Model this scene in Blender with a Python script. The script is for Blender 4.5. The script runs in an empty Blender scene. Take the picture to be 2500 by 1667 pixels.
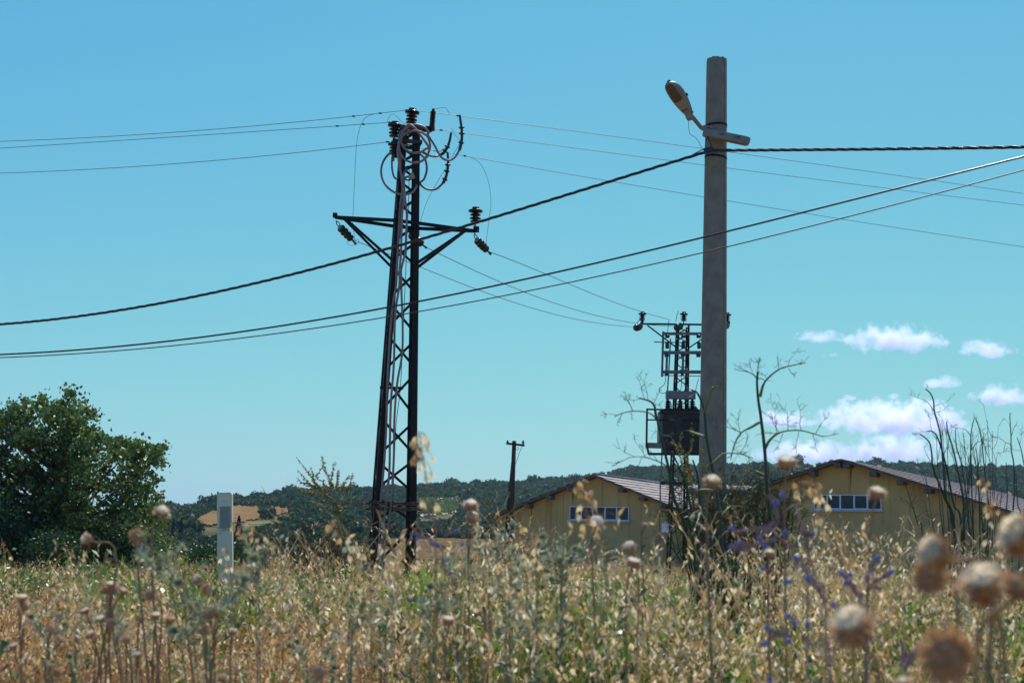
import bpy, bmesh, math, random
import numpy as np
from mathutils import Vector, Matrix

# ------------------------------------------------------------------ camera geometry
F = 3472.0; PITCH = math.radians(8.4); ROLL = math.radians(1.6); EYE = 0.62
RM = (Matrix.Rotation(math.pi/2 + PITCH, 3, 'X') @ Matrix.Rotation(ROLL, 3, 'Z'))
RN = np.array(RM)
CAM = Vector((0, 0, EYE))

def at(x, y, Y):
    """the point of the place seen along a sight line of the survey photo, Y metres in front"""
    d = RM @ Vector(((x-1250)/F, -(y-833.5)/F, -1.0))
    return CAM + d*(Y/d.y)
def px(p):
    c = RM.transposed() @ (Vector(p)-CAM)
    return (1250 + F*c.x/-c.z, 833.5 - F*c.y/-c.z)
def pxn(P):
    c = (np.asarray(P)-np.array(CAM)) @ RN
    return 1250 + F*c[:, 0]/-c[:, 2], 833.5 - F*c[:, 1]/-c[:, 2]
K = 2500/2352.0
def q(x, y): return (x*K, y*K)
def c1(x, y): return (780 + x/3.136, 240 + y/3.136)
def c2(x, y): return (850 + x/2.0907, 650 + y/2.0907)
def c3(x, y): return (1500 + x/3.136, 720 + y/3.136)
def c4(x, y): return (1580 + x/5.228, 120 + y/5.228)
def c6(x, y): return (1200 + x/3.36, 1080 + y/3.36)
def c7(x, y): return (1850 + x/3.1354, 800 + y/3.1354)
def c8(x, y): return (1850 + x/3.357, 1200 + y/3.357)
def cL(x, y): return (x/3.3584, 1200 + y/3.3584)
def cM(x, y): return (400 + x/2.767, 1000 + y/2.767)
def cF(x, y): return (1480 + x/2.6133, 880 + y/2.6133)
def cB(x, y): return (1780 + x/7.84, 1150 + y/7.84)
def cY(x, y): return (640 + x/5.227, 1100 + y/5.227)

# ------------------------------------------------------------------ scene, camera, light
sc = bpy.context.scene
C = sc.collection
cd = bpy.data.cameras.new("camera"); cam = bpy.data.objects.new("camera", cd); C.objects.link(cam)
cam.matrix_world = Matrix.Translation(CAM) @ RM.to_4x4()
cd.sensor_width = 36.0; cd.lens = 50.0; cd.clip_start = 0.05; cd.clip_end = 30000
cd.dof.use_dof = True; cd.dof.focus_distance = 32.0; cd.dof.aperture_fstop = 6.0; cd.dof.aperture_blades = 9
sc.camera = cam
sc.view_settings.view_transform = 'Standard'; sc.view_settings.look = 'None'
sc.view_settings.gamma = 1.0; sc.view_settings.exposure = 0.12
sc.cycles.use_denoising = True
sc.cycles.max_bounces = 16; sc.cycles.transparent_max_bounces = 12
sc.cycles.diffuse_bounces = 4; sc.cycles.transmission_bounces = 6; sc.cycles.volume_bounces = 14
sc.cycles.volume_max_steps = 128
sc.cycles.caustics_reflective = False; sc.cycles.caustics_refractive = False

SUN_EL = math.radians(57); SUN_AZ = math.radians(14)          # azimuth clockwise from the view direction
sd = Vector((math.sin(SUN_AZ)*math.cos(SUN_EL), math.cos(SUN_AZ)*math.cos(SUN_EL), math.sin(SUN_EL)))
ld = bpy.data.lights.new("sun", 'SUN'); ld.energy = 5.0; ld.angle = math.radians(0.5); ld.color = (1.0, 0.95, 0.87)
lo = bpy.data.objects.new("sun", ld); C.objects.link(lo)
lo.rotation_euler = sd.to_track_quat('Z', 'Y').to_euler()
w = bpy.data.worlds.new("World"); sc.world = w; w.use_nodes = True
nt = w.node_tree; nt.nodes.clear()
sky = nt.nodes.new('ShaderNodeTexSky'); sky.sky_type = 'NISHITA'; sky.sun_disc = False
sky.sun_elevation = SUN_EL; sky.sun_rotation = SUN_AZ
sky.altitude = 200; sky.air_density = 1.5; sky.dust_density = 0.7; sky.ozone_density = 1.5
# the photo's film response, channel by channel, applied to the physical sky
sp_ = nt.nodes.new('ShaderNodeSeparateColor'); cb_ = nt.nodes.new('ShaderNodeCombineColor')
for ch, (pw, k) in enumerate(((1.27, .245), (.82, 1.17), (.05, 6.6))):
    a_ = nt.nodes.new('ShaderNodeMath'); a_.operation = 'POWER'; a_.inputs[1].default_value = pw
    b_ = nt.nodes.new('ShaderNodeMath'); b_.operation = 'MULTIPLY'; b_.inputs[1].default_value = k
    mn_ = nt.nodes.new('ShaderNodeMath'); mn_.operation = 'MAXIMUM'; mn_.inputs[1].default_value = 3.0 if ch == 2 else 0.0
    nt.links.new(sp_.outputs[ch], mn_.inputs[0]); nt.links.new(mn_.outputs[0], a_.inputs[0]); nt.links.new(a_.outputs[0], b_.inputs[0]); nt.links.new(b_.outputs[0], cb_.inputs[ch])
bg = nt.nodes.new('ShaderNodeBackground'); bg.inputs[1].default_value = 0.092
wo = nt.nodes.new('ShaderNodeOutputWorld')
nt.links.new(sky.outputs[0], sp_.inputs[0]); nt.links.new(cb_.outputs[0], bg.inputs[0]); nt.links.new(bg.outputs[0], wo.inputs[0])

# ------------------------------------------------------------------ materials
def new_mat(name):
    m = bpy.data.materials.new(name); m.use_nodes = True
    t = m.node_tree; t.nodes.clear()
    o = t.nodes.new('ShaderNodeOutputMaterial')
    return m, t, o
def rgb(c): return (c[0], c[1], c[2], 1.0)
def mat(name, col, rough=0.6, metal=0.0, col2=None, scale=6.0, bump=0.0, bscale=60.0, stretch=(1, 1, 1), detail=6.0, lo_=0.35, hi=0.65, spec=0.5):
    m, t, o = new_mat(name)
    b = t.nodes.new('ShaderNodeBsdfPrincipled'); b.inputs['Roughness'].default_value = rough; b.inputs['Metallic'].default_value = metal
    b.inputs['Specular IOR Level'].default_value = spec
    tc = t.nodes.new('ShaderNodeTexCoord'); mp = t.nodes.new('ShaderNodeMapping'); mp.inputs['Scale'].default_value = stretch
    t.links.new(tc.outputs['Object'], mp.inputs[0])
    n = t.nodes.new('ShaderNodeTexNoise'); n.inputs['Scale'].default_value = scale; n.inputs['Detail'].default_value = detail
    t.links.new(mp.outputs[0], n.inputs['Vector'])
    r = t.nodes.new('ShaderNodeValToRGB'); r.color_ramp.elements[0].position = lo_; r.color_ramp.elements[1].position = hi
    r.color_ramp.elements[0].color = rgb(col); r.color_ramp.elements[1].color = rgb(col2 if col2 else [min(1, c*1.3) for c in col])
    t.links.new(n.outputs[0], r.inputs[0]); t.links.new(r.outputs[0], b.inputs['Base Color'])
    if bump:
        n2 = t.nodes.new('ShaderNodeTexNoise'); n2.inputs['Scale'].default_value = bscale; n2.inputs['Detail'].default_value = 4
        t.links.new(tc.outputs['Object'], n2.inputs['Vector'])
        bp = t.nodes.new('ShaderNodeBump'); bp.inputs['Strength'].default_value = bump; bp.inputs['Distance'].default_value = 0.02
        t.links.new(n2.outputs[0], bp.inputs['Height']); t.links.new(bp.outputs[0], b.inputs['Normal'])
    t.links.new(b.outputs[0], o.inputs[0])
    return m
def leaf(name, cols, transl=0.4, gloss=0.06, rough=0.5, field=0.0, fscale=.9):
    """thin plant matter: every leaf its own tone out of cols, light shines through"""
    m, t, o = new_mat(name)
    g = t.nodes.new('ShaderNodeNewGeometry'); r = t.nodes.new('ShaderNodeValToRGB')
    e = r.color_ramp.elements
    while len(e) < len(cols): e.new(0.5)
    for i, c in enumerate(cols):
        e[i].position = i/max(1, len(cols)-1); e[i].color = rgb(c)
    if field:                                        # neighbours share their tone: patches of the meadow differ
        n = t.nodes.new('ShaderNodeTexNoise'); n.inputs['Scale'].default_value = fscale; n.inputs['Detail'].default_value = 3
        mr = t.nodes.new('ShaderNodeMapRange'); mr.inputs[1].default_value = .32; mr.inputs[2].default_value = .68
        mf = t.nodes.new('ShaderNodeMix'); mf.data_type = 'FLOAT'; mf.inputs[0].default_value = field
        t.links.new(g.outputs['Position'], n.inputs['Vector']); t.links.new(n.outputs[0], mr.inputs[0])
        t.links.new(g.outputs['Random Per Island'], mf.inputs[2]); t.links.new(mr.outputs[0], mf.inputs[3]); t.links.new(mf.outputs[0], r.inputs[0])
    else: t.links.new(g.outputs['Random Per Island'], r.inputs[0])
    d = t.nodes.new('ShaderNodeBsdfDiffuse'); tr = t.nodes.new('ShaderNodeBsdfTranslucent'); mx = t.nodes.new('ShaderNodeMixShader')
    mx.inputs[0].default_value = transl
    t.links.new(r.outputs[0], d.inputs[0]); t.links.new(r.outputs[0], tr.inputs[0])
    t.links.new(d.outputs[0], mx.inputs[1]); t.links.new(tr.outputs[0], mx.inputs[2])
    gl = t.nodes.new('ShaderNodeBsdfGlossy'); gl.inputs['Roughness'].default_value = rough
    m2 = t.nodes.new('ShaderNodeMixShader'); m2.inputs[0].default_value = gloss
    t.links.new(mx.outputs[0], m2.inputs[1]); t.links.new(gl.outputs[0], m2.inputs[2]); t.links.new(m2.outputs[0], o.inputs[0])
    return m

M = {}
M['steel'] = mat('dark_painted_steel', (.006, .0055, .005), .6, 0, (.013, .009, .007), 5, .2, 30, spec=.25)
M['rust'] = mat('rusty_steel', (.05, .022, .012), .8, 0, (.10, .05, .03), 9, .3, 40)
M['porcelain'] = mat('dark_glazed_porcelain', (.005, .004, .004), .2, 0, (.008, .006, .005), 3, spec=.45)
M['cap'] = mat('cement_cap', (.25, .24, .17), .7, 0, (.34, .32, .22), 9)
M['sheath'] = mat('pinkish_grey_cable_sheath', (.20, .145, .13), .5, 0, (.27, .21, .19), 4, spec=.4)
M['black_rubber'] = mat('black_cable_rubber', (.012, .010, .010), .33, 0, (.02, .017, .016), 20, spec=.5)
M['redbrown'] = mat('faded_reddish_cable', (.10, .035, .02), .5, 0, (.15, .06, .04), 3)
M['conductor'] = mat('weathered_conductor', (.018, .02, .022), .5, .2, (.03, .03, .03), 12)
M['concrete'] = mat('weathered_concrete', (.195, .172, .125), .9, 0, (.265, .235, .172), 5, .5, 90, (1.6, 1.6, 1.2), 12)
M['concrete_edge'] = mat('dark_casting_seam', (.11, .10, .085), .9, 0, (.17, .15, .12), 12)
M['lamp_grey'] = mat('grey_painted_casting', (.20, .185, .15), .5, 0, (.25, .23, .19), 6)
M['lamp_under'] = mat('yellowed_lamp_underside', (.25, .225, .175), .6, 0, (.30, .27, .21), 5)
M['lamp_glass'] = mat('dim_lamp_glass', (.05, .048, .034), .15, 0, (.08, .075, .055), 7, spec=.6)
M['arm_grey'] = mat('grey_bracket_paint', (.19, .175, .145), .5, 0, (.24, .225, .185), 7)
M['rust_paint'] = mat('rusty_yellow_underside', (.20, .13, .05), .8, 0, (.28, .20, .09), 10)
M['marking'] = mat('black_stencil_paint', (.01, .01, .01), .7, 0, (.015, .015, .015), 6)
M['galv'] = mat('dull_galvanised_steel', (.10, .105, .11), .5, .3, (.16, .165, .17), 4, spec=.4)
M['box_grey'] = mat('grey_cabinet_paint', (.13, .135, .14), .5, 0, (.17, .175, .18), 4)
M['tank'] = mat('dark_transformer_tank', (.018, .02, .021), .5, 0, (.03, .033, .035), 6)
M['wood_dark'] = mat('creosoted_timber', (.022, .013, .009), .85, 0, (.055, .032, .02), 3, .4, 50, (6, 6, .5))
M['white_post'] = mat('weathered_white_plastic', (.84, .68, .44), .55, 0, (.90, .74, .49), 9)
M['post_panel'] = mat('dull_reflector_panel', (.30, .26, .20), .5, 0, (.34, .295, .23), 20)
M['crack'] = mat('black_crack', (.012, .012, .012), .8)
M['window_white'] = mat('white_window_frame', (.62, .63, .64), .5, 0, (.70, .70, .71), 5)
M['glass'] = mat('dark_window_glass', (.012, .028, .040), .08, 0, (.018, .038, .05), 2, spec=.3)
M['soffit'] = mat('dark_roof_underside', (.09, .065, .045), .8, 0, (.14, .10, .075), 5)
M['gutter'] = mat('pale_blue_gutter', (.30, .38, .44), .5, 0, (.38, .45, .50), 5)
M['stain'] = mat('rust_drip_stain', (.12, .075, .035), .9, 0, (.20, .14, .07), 8)
M['soil'] = mat('dry_soil_litter', (.17, .11, .055), .95, 0, (.30, .20, .10), 1.6, .6, 14, spec=0.0)
M['tan'] = mat('dry_hillside_grass', (.16, .095, .04), .95, 0, (.24, .15, .07), .18, .5, 2, lo_=.4, hi=.6, spec=0.0)
M['plough'] = mat('ploughed_stubble', (.085, .055, .028), .95, 0, (.18, .125, .065), .25, .5, 2, (.35, 2.2, 1), lo_=.4, hi=.6, spec=0.0)
M['vine_soil'] = mat('vineyard_soil', (.40, .33, .21), .95, 0, (.50, .42, .28), .3, spec=0.0)
M['scrub'] = mat('hillside_scrub', (.07, .08, .04), .95, 0, (.26, .20, .11), .05, lo_=.42, hi=.66, spec=0.0)
M['bark'] = mat('grey_brown_bark', (.05, .038, .028), .9, 0, (.10, .08, .06), 5, .6, 30)
M['tile_pale'] = mat('pale_weathered_roof_tile', (.20, .15, .135), .8, 0, (.32, .265, .24), 2.2, .3, 20)
M['sheet_mauve'] = mat('mauve_brown_roof_sheet', (.15, .10, .105), .65, 0, (.21, .15, .15), 1.2, .2, 20)
M['white_roof'] = mat('white_sheet_roof', (.62, .62, .62), .6, 0, (.72, .72, .72), 1)
M['green_leaf'] = leaf('broad_tree_leaf', [(.036, .075, .012), (.075, .135, .022), (.14, .195, .045)], .45, .05, .42)
M['bush_leaf'] = leaf('bright_bush_leaf', [(.018, .052, .010), (.03, .075, .014), (.022, .06, .012)], .38, .05, .4)
M['dark_leaf'] = leaf('dark_evergreen_leaf', [(.014, .022, .008), (.03, .04, .012), (.05, .05, .012)], .3, .04, .5)
M['hill_leaf'] = leaf('hill_scrub_leaf', [(.018, .050, .026), (.032, .075, .040), (.052, .10, .052), (.11, .145, .065)], .3, .02)
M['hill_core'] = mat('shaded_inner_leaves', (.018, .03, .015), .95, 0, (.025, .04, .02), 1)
M['vine_leaf'] = leaf('vine_leaf', [(.07, .11, .03), (.10, .15, .04)], .35, .03)
M['cypress'] = leaf('cypress_leaf', [(.010, .016, .009), (.018, .026, .014)], .25, .02)
M['straw'] = leaf('straw_stem', [(.20, .09, .03), (.42, .23, .08), (.60, .38, .15), (.70, .51, .24)], .35, .06, .35, .3)
M['seed'] = leaf('pale_oat_husk', [(.28, .14, .045), (.58, .38, .15), (.82, .65, .37), (.98, .90, .68)], .6, .08, .3, .25, 1.3)
M['rusty'] = leaf('rust_brown_dry_leaf', [(.22, .08, .025), (.44, .19, .06), (.58, .31, .11), (.62, .42, .19)], .35, .03, .5, .4, .8)
M['weed'] = leaf('green_weed_leaf', [(.04, .10, .016), (.08, .17, .024), (.14, .25, .03), (.25, .31, .05)], .55, .06, .4, .5, .9)
M['silver'] = leaf('silver_green_leaf', [(.27, .30, .16), (.36, .38, .22), (.46, .46, .29)], .35, .05, .45)
M['silver_stem'] = mat('pale_weed_stem', (.17, .19, .09), .8, 0, (.24, .25, .13), 20)
M['thistle_stem'] = mat('dry_brown_stem', (.20, .12, .06), .8, 0, (.32, .21, .11), 25)
M['bract'] = leaf('dry_thistle_bract', [(.40, .20, .085), (.54, .31, .145), (.64, .42, .22)], .3, .04)
M['pappus'] = leaf('cream_thistle_down', [(.86, .74, .54), (.92, .83, .64), (.80, .62, .40)], .55, .03)
M['fennel'] = mat('dark_green_fennel_stem', (.022, .036, .014), .5, 0, (.045, .06, .02), 12)
M['fennel_joint'] = mat('yellow_green_fennel_sheath', (.17, .18, .04), .6, 0, (.24, .24, .06), 18)
M['fennel_tip'] = mat('dry_fennel_thread', (.05, .06, .035), .7, 0, (.10, .10, .06), 30)
M['fennel_thread'] = leaf('olive_fennel_thread', [(.05, .06, .018), (.10, .11, .03), (.16, .13, .05)], .3, .04)
M['bugloss'] = mat('purple_hairy_stem', (.24, .13, .125), .85, 0, (.38, .26, .25), 30)
M['blue'] = leaf('blue_petal', [(.17, .22, .52), (.24, .30, .60)], .35, .03)
M['mullein'] = mat('olive_spike_stem', (.10, .085, .03), .8, 0, (.17, .14, .05), 30)
M['bud'] = leaf('ochre_bud', [(.20, .16, .04), (.36, .28, .06), (.52, .38, .08)], .3, .03)
M['yellow'] = leaf('yellow_petal', [(.50, .33, .03), (.58, .42, .05)], .4, .03)

def wall_mat():
    m, t, o = new_mat('ochre_render')
    b = t.nodes.new('ShaderNodeBsdfPrincipled'); b.inputs['Roughness'].default_value = .9; b.inputs['Specular IOR Level'].default_value = .2
    tc = t.nodes.new('ShaderNodeTexCoord')
    n = t.nodes.new('ShaderNodeTexNoise'); n.inputs['Scale'].default_value = .6; n.inputs['Detail'].default_value = 8
    t.links.new(tc.outputs['Object'], n.inputs['Vector'])
    mp = t.nodes.new('ShaderNodeMapping'); mp.inputs['Scale'].default_value = (2.2, 2.2, .16)
    t.links.new(tc.outputs['Object'], mp.inputs[0])
    n2 = t.nodes.new('ShaderNodeTexNoise'); n2.inputs['Scale'].default_value = 1.3; n2.inputs['Detail'].default_value = 5
    t.links.new(mp.outputs[0], n2.inputs['Vector'])
    r1 = t.nodes.new('ShaderNodeValToRGB'); r1.color_ramp.elements[0].color = (.46, .32, .125, 1); r1.color_ramp.elements[1].color = (.52, .37, .15, 1)
    r1.color_ramp.elements[0].position = .4; r1.color_ramp.elements[1].position = .62
    r2 = t.nodes.new('ShaderNodeValToRGB'); r2.color_ramp.elements[0].color = (.80, .78, .74, 1); r2.color_ramp.elements[1].color = (1, 1, 1, 1)
    r2.color_ramp.elements[0].position = .36; r2.color_ramp.elements[1].position = .46
    mx = t.nodes.new('ShaderNodeMix'); mx.data_type = 'RGBA'; mx.blend_type = 'MULTIPLY'; mx.inputs[0].default_value = 1
    t.links.new(n.outputs[0], r1.inputs[0]); t.links.new(n2.outputs[0], r2.inputs[0])
    t.links.new(r1.outputs[0], mx.inputs[6]); t.links.new(r2.outputs[0], mx.inputs[7]); t.links.new(mx.outputs[2], b.inputs['Base Color'])
    bp = t.nodes.new('ShaderNodeBump'); bp.inputs['Strength'].default_value = .15; bp.inputs['Distance'].default_value = .05
    n3 = t.nodes.new('ShaderNodeTexNoise'); n3.inputs['Scale'].default_value = 12
    t.links.new(tc.outputs['Object'], n3.inputs['Vector']); t.links.new(n3.outputs[0], bp.inputs['Height']); t.links.new(bp.outputs[0], b.inputs['Normal'])
    t.links.new(b.outputs[0], o.inputs[0]); return m
M['ochre'] = wall_mat()

# ------------------------------------------------------------------ mesh helpers
def perp(d):
    d = Vector(d).normalized(); a = Vector((0, 0, 1)) if abs(d.z) < .9 else Vector((1, 0, 0))
    u = d.cross(a).normalized(); return u, d.cross(u).normalized()
class MB:
    def __init__(s): s.v = []; s.f = []; s.m = []
    def add(s, vs, fs, mi=0):
        b = len(s.v); s.v += [tuple(v) for v in vs]
        s.f += [tuple(i+b for i in f) for f in fs]; s.m += [mi]*len(fs)
    def tube(s, pts, r, n=6, mi=0, cap=True):
        pts = [Vector(p) for p in pts]
        if not hasattr(r, '__len__'): r = [r]*len(pts)
        t0 = (pts[1]-pts[0]).normalized(); u, v = perp(t0); vs = []
        for i, p in enumerate(pts):
            t = (pts[min(i+1, len(pts)-1)]-pts[max(i-1, 0)])
            t = t.normalized() if t.length > 1e-9 else t0
            u = (u - t*u.dot(t)); u = u.normalized() if u.length > 1e-6 else perp(t)[0]
            v = t.cross(u)
            for k in range(n):
                a = 2*math.pi*k/n; vs.append(p + (u*math.cos(a)+v*math.sin(a))*r[i])
        fs = [(i*n+k, i*n+(k+1) % n, (i+1)*n+(k+1) % n, (i+1)*n+k) for i in range(len(pts)-1) for k in range(n)]
        if cap: fs += [tuple(range(n-1, -1, -1)), tuple((len(pts)-1)*n+k for k in range(n))]
        s.add(vs, fs, mi)
    def lathe(s, base, axis, prof, n=14, mi=0):
        axis = Vector(axis).normalized(); u, v = perp(axis); vs = []
        for (r, t) in prof:
            for k in range(n):
                a = 2*math.pi*k/n; vs.append(Vector(base)+axis*t+(u*math.cos(a)+v*math.sin(a))*max(r, 1e-5))
        fs = [(i*n+k, i*n+(k+1) % n, (i+1)*n+(k+1) % n, (i+1)*n+k) for i in range(len(prof)-1) for k in range(n)]
        fs += [tuple(range(n-1, -1, -1)), tuple((len(prof)-1)*n+k for k in range(n))]
        s.add(vs, fs, mi)
    def bar(s, p0, p1, w, h, up=(0, 0, 1), mi=0):
        p0 = Vector(p0); p1 = Vector(p1); d = (p1-p0).normalized(); up = Vector(up)
        if abs(d.dot(up)) > .98: up = Vector((0, 1, 0))
        a = d.cross(up).normalized(); b = a.cross(d).normalized(); vs = []
        for p in (p0, p1):
            for (i, j) in ((-1, -1), (1, -1), (1, 1), (-1, 1)): vs.append(p+a*(i*w/2)+b*(j*h/2))
        s.add(vs, [(3, 2, 1, 0), (4, 5, 6, 7), (0, 1, 5, 4), (1, 2, 6, 5), (2, 3, 7, 6), (3, 0, 4, 7)], mi)
    def angle(s, p0, p1, da, db, w, t, mi=0):
        """L section: corner on the line, flanges along da and db"""
        p0 = Vector(p0); p1 = Vector(p1); d = (p1-p0).normalized()
        da = (Vector(da)-d*d.dot(Vector(da))).normalized(); db = (Vector(db)-d*d.dot(Vector(db))).normalized()
        pr = [(0, 0), (w, 0), (w, t), (t, t), (t, w), (0, w)]
        vs = [p+da*x+db*y for p in (p0, p1) for (x, y) in pr]
        fs = [(i, (i+1) % 6, 6+(i+1) % 6, 6+i) for i in range(6)] + [(5, 4, 3, 2, 1, 0), (6, 7, 8, 9, 10, 11)]
        s.add(vs, fs, mi)
    def box(s, c, ax, ay, az, mi=0):
        c = Vector(c); vs = [c+Vector(ax)*i+Vector(ay)*j+Vector(az)*k for k in (-1, 1) for (i, j) in ((-1, -1), (1, -1), (1, 1), (-1, 1))]
        s.add(vs, [(3, 2, 1, 0), (4, 5, 6, 7), (0, 1, 5, 4), (1, 2, 6, 5), (2, 3, 7, 6), (3, 0, 4, 7)], mi)
    def ball(s, c, r, mi=0, sq=(1, 1, 1), n=6, m=4):
        vs = [Vector(c)+Vector((0, 0, r*sq[2]))]
        for i in range(1, m):
            th = math.pi*i/m
            for k in range(n):
                a = 2*math.pi*k/n; vs.append(Vector(c)+Vector((r*sq[0]*math.sin(th)*math.cos(a), r*sq[1]*math.sin(th)*math.sin(a), r*sq[2]*math.cos(th))))
        vs.append(Vector(c)-Vector((0, 0, r*sq[2]))); L = len(vs)-1
        fs = [(0, 1+k, 1+(k+1) % n) for k in range(n)]
        fs += [(1+(i-1)*n+k, 1+i*n+k, 1+i*n+(k+1) % n, 1+(i-1)*n+(k+1) % n) for i in range(1, m-1) for k in range(n)]
        fs += [(L, 1+(m-2)*n+(k+1) % n, 1+(m-2)*n+k) for k in range(n)]
        s.add(vs, fs, mi)
    def leafq(s, p, d, n, L, W, mi=0, fold=.25):
        """a pointed leaf folded along its rib"""
        p = Vector(p); d = Vector(d).normalized(); a = d.cross(Vector(n)); a = a.normalized() if a.length > 1e-4 else perp(d)[0]
        n = a.cross(d)
        s.add([p, p+d*L*.45+a*W/2+n*W*fold, p+d*L-n*L*.08, p+d*L*.45-a*W/2+n*W*fold, p+d*L*.5], [(0, 1, 4), (1, 2, 4), (2, 3, 4), (3, 0, 4)], mi)

WL = {}
def link_mesh(name, mesh, parent=None, origin=None):
    o = bpy.data.objects.new(name, mesh); C.objects.link(o)
    if parent is not None:
        o.parent = parent; WL[o.name] = WL[parent.name]
    else:
        o.location = origin if origin is not None else (0, 0, 0); WL[o.name] = Vector(o.location)
    return o
def obj(name, mb, ms, parent=None, origin=None, smooth=False):
    me = bpy.data.meshes.new(name)
    off = WL[parent.name] if parent is not None else Vector(origin if origin is not None else (0, 0, 0))
    me.from_pydata([(v[0]-off[0], v[1]-off[1], v[2]-off[2]) for v in mb.v], [], mb.f)
    ms = ms if isinstance(ms, (list, tuple)) else [ms]
    for m in ms: me.materials.append(M[m])
    if len(ms) > 1: me.polygons.foreach_set('material_index', mb.m)
    if smooth: me.polygons.foreach_set('use_smooth', [True]*len(me.polygons))
    me.update()
    return link_mesh(name, me, parent, origin)
def stuffed(o):
    """a part made of pieces nobody could count"""
    o['kind'] = 'stuff'; return o
def tag(o, label=None, cat=None, group=None, kind=None):
    if label: o['label'] = label
    if cat: o['category'] = cat
    if group: o['group'] = group
    if kind: o['kind'] = kind
    return o
def thing(name, label, cat, loc, group=None):
    o = bpy.data.objects.new(name, None); C.objects.link(o); o.location = loc; o.empty_display_size = .1
    WL[o.name] = Vector(loc); return tag(o, label, cat, group)
def np_obj(name, V, Fq, ms, mi=None, parent=None, smooth=False):
    """one mesh out of numpy quads (n,4)"""
    V = np.asarray(V, np.float32)
    if parent is not None: V = V - np.array(WL[parent.name], np.float32)
    me = bpy.data.meshes.new(name); Fq = np.asarray(Fq, np.int32); n, k = Fq.shape
    me.vertices.add(len(V)); me.vertices.foreach_set('co', V.ravel())
    me.loops.add(n*k); me.loops.foreach_set('vertex_index', Fq.ravel())
    me.polygons.add(n); me.polygons.foreach_set('loop_start', np.arange(0, n*k, k, dtype=np.int32))
    for m in ms: me.materials.append(M[m])
    if mi is not None: me.polygons.foreach_set('material_index', np.asarray(mi, np.int32))
    if smooth: me.polygons.foreach_set('use_smooth', np.ones(n, bool))
    me.update(calc_edges=True); me.validate()
    return link_mesh(name, me, parent)
def catmull(P, n=8):
    P = [Vector(p) for p in P]; Q = [P[0]*2-P[1]]+P+[P[-1]*2-P[-2]]; out = []
    for i in range(1, len(Q)-2):
        a, b, c, d = Q[i-1:i+3]
        for k in range(n):
            t = k/n; out.append(.5*((2*b)+(c-a)*t+(2*a-5*b+4*c-d)*t*t+(3*b-a-3*c+d)*t**3))
    out.append(P[-1]); return out
def poly3(pts, Y0, Y1, n=24, deg=3, ext=(0, 0)):
    """a hanging wire: smooth curve through sight lines, distance changing evenly along it"""
    x = np.array([p[0] for p in pts]); y = np.array([p[1] for p in pts]); sx = x.min(), x.max()
    c = np.polyfit((x-x[0])/1000, y, min(deg, len(pts)-1))
    X = np.linspace(x[0]-ext[0], x[-1]+ext[1], n); out = []
    for xx in X:
        t = (xx-x[0])/(x[-1]-x[0]); iv = 1/Y0+(1/Y1-1/Y0)*t
        xc = min(max(xx, sx[0]), sx[1]); e = xx-xc
        yy = np.polyval(c, (xc-x[0])/1000)+np.polyval(np.polyder(c), (xc-x[0])/1000)*e/1000
        out.append(at(xx, yy, 1/iv))
    return out
rnd = random.Random(7)
# ------------------------------------------------------------------ terrain
SKX = np.array([-900, 0, 300, 418, 465, 519, 580, 631, 711, 797, 906, 1021, 1123, 1249, 1283, 1355, 1405, 1477, 1563, 1700, 1787, 1869, 2010, 2156, 2265, 2392, 2500, 3400.])
SKE = np.array([8, 10, 40, 76, 76, 95, 113, 110, 131, 137, 145, 156, 165, 169, 171, 181, 184, 198, 215, 221, 227, 229, 231, 238, 235, 229, 228, 190.])-9
def smooth(a, b, x):
    t = np.clip((x-a)/(b-a), 0, 1); return t*t*(3-2*t)
def terr(x, y):
    x = np.asarray(x, float); y = np.asarray(y, float)
    d = np.hypot(x, y)+1e-6; az = np.arctan2(x, y); X = 1250+F*np.tan(np.clip(az, -1.2, 1.2))
    bump = .03*np.sin(x*1.3+.4)*np.sin(y*.9)+.05*np.sin(x*.31+1)*np.cos(y*.23)
    zn = -.30 - .12*smooth(-.05, -.3, az)*smooth(14, 34, d) + bump*smooth(60, 20, d)
    front = smooth(1.0, .7, np.abs(az))
    zf = -1.05 + 3.0*smooth(140, 250, d)
    z = np.where(d < 90, zn, zn+(zf-zn)*smooth(90, 135, d))
    dr = np.interp(X, [0, 400, 700, 1100, 1600, 2500], [430, 470, 560, 700, 850, 880.])
    e = np.interp(X, SKX, SKE)/F
    t = np.clip((d-250)/(dr-250), 0, 1); s0 = (1.95-EYE)/250
    s = s0+(e-s0)*t**.72
    wob = 1+.035*np.sin(X*.011+d*.02)*np.sin(d*.027+X*.004)*t*(1-t)*4
    zh = EYE+s*d*wob
    zh = np.where(d > dr, EYE+e*dr-(d-dr)*.12, zh)
    hill = smooth(245, 262, d)
    z = z*(1-hill)+hill*np.where(d > 245, zh, 0)
    return z*front+(1-front)*zn
def gz(x, y): return float(terr(x, y))
def ground_at(X, Y):
    """ground point on the sight line column X, Y metres out"""
    lo, hi = 1000., 6000.
    for _ in range(40):
        m = (lo+hi)/2; p = at(X, m, Y)
        if p.z > gz(p.x, p.y): lo = m
        else: hi = m
    p = at(X, lo, Y); p.z = gz(p.x, p.y); return p
def hit(X, yp, d0=75, d1=1000):
    last = None
    for d in np.arange(d0, d1, 4.):
        p = at(X, yp, d); h = p.z-gz(p.x, p.y)
        if last is not None and h < 0 <= last[0]:
            a, b = last[1], d
            for _ in range(12):
                m = (a+b)/2; p = at(X, yp, m)
                if p.z > gz(p.x, p.y): a = m
                else: b = m
            return at(X, yp, a)
        last = (h, d)
    return None

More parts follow.
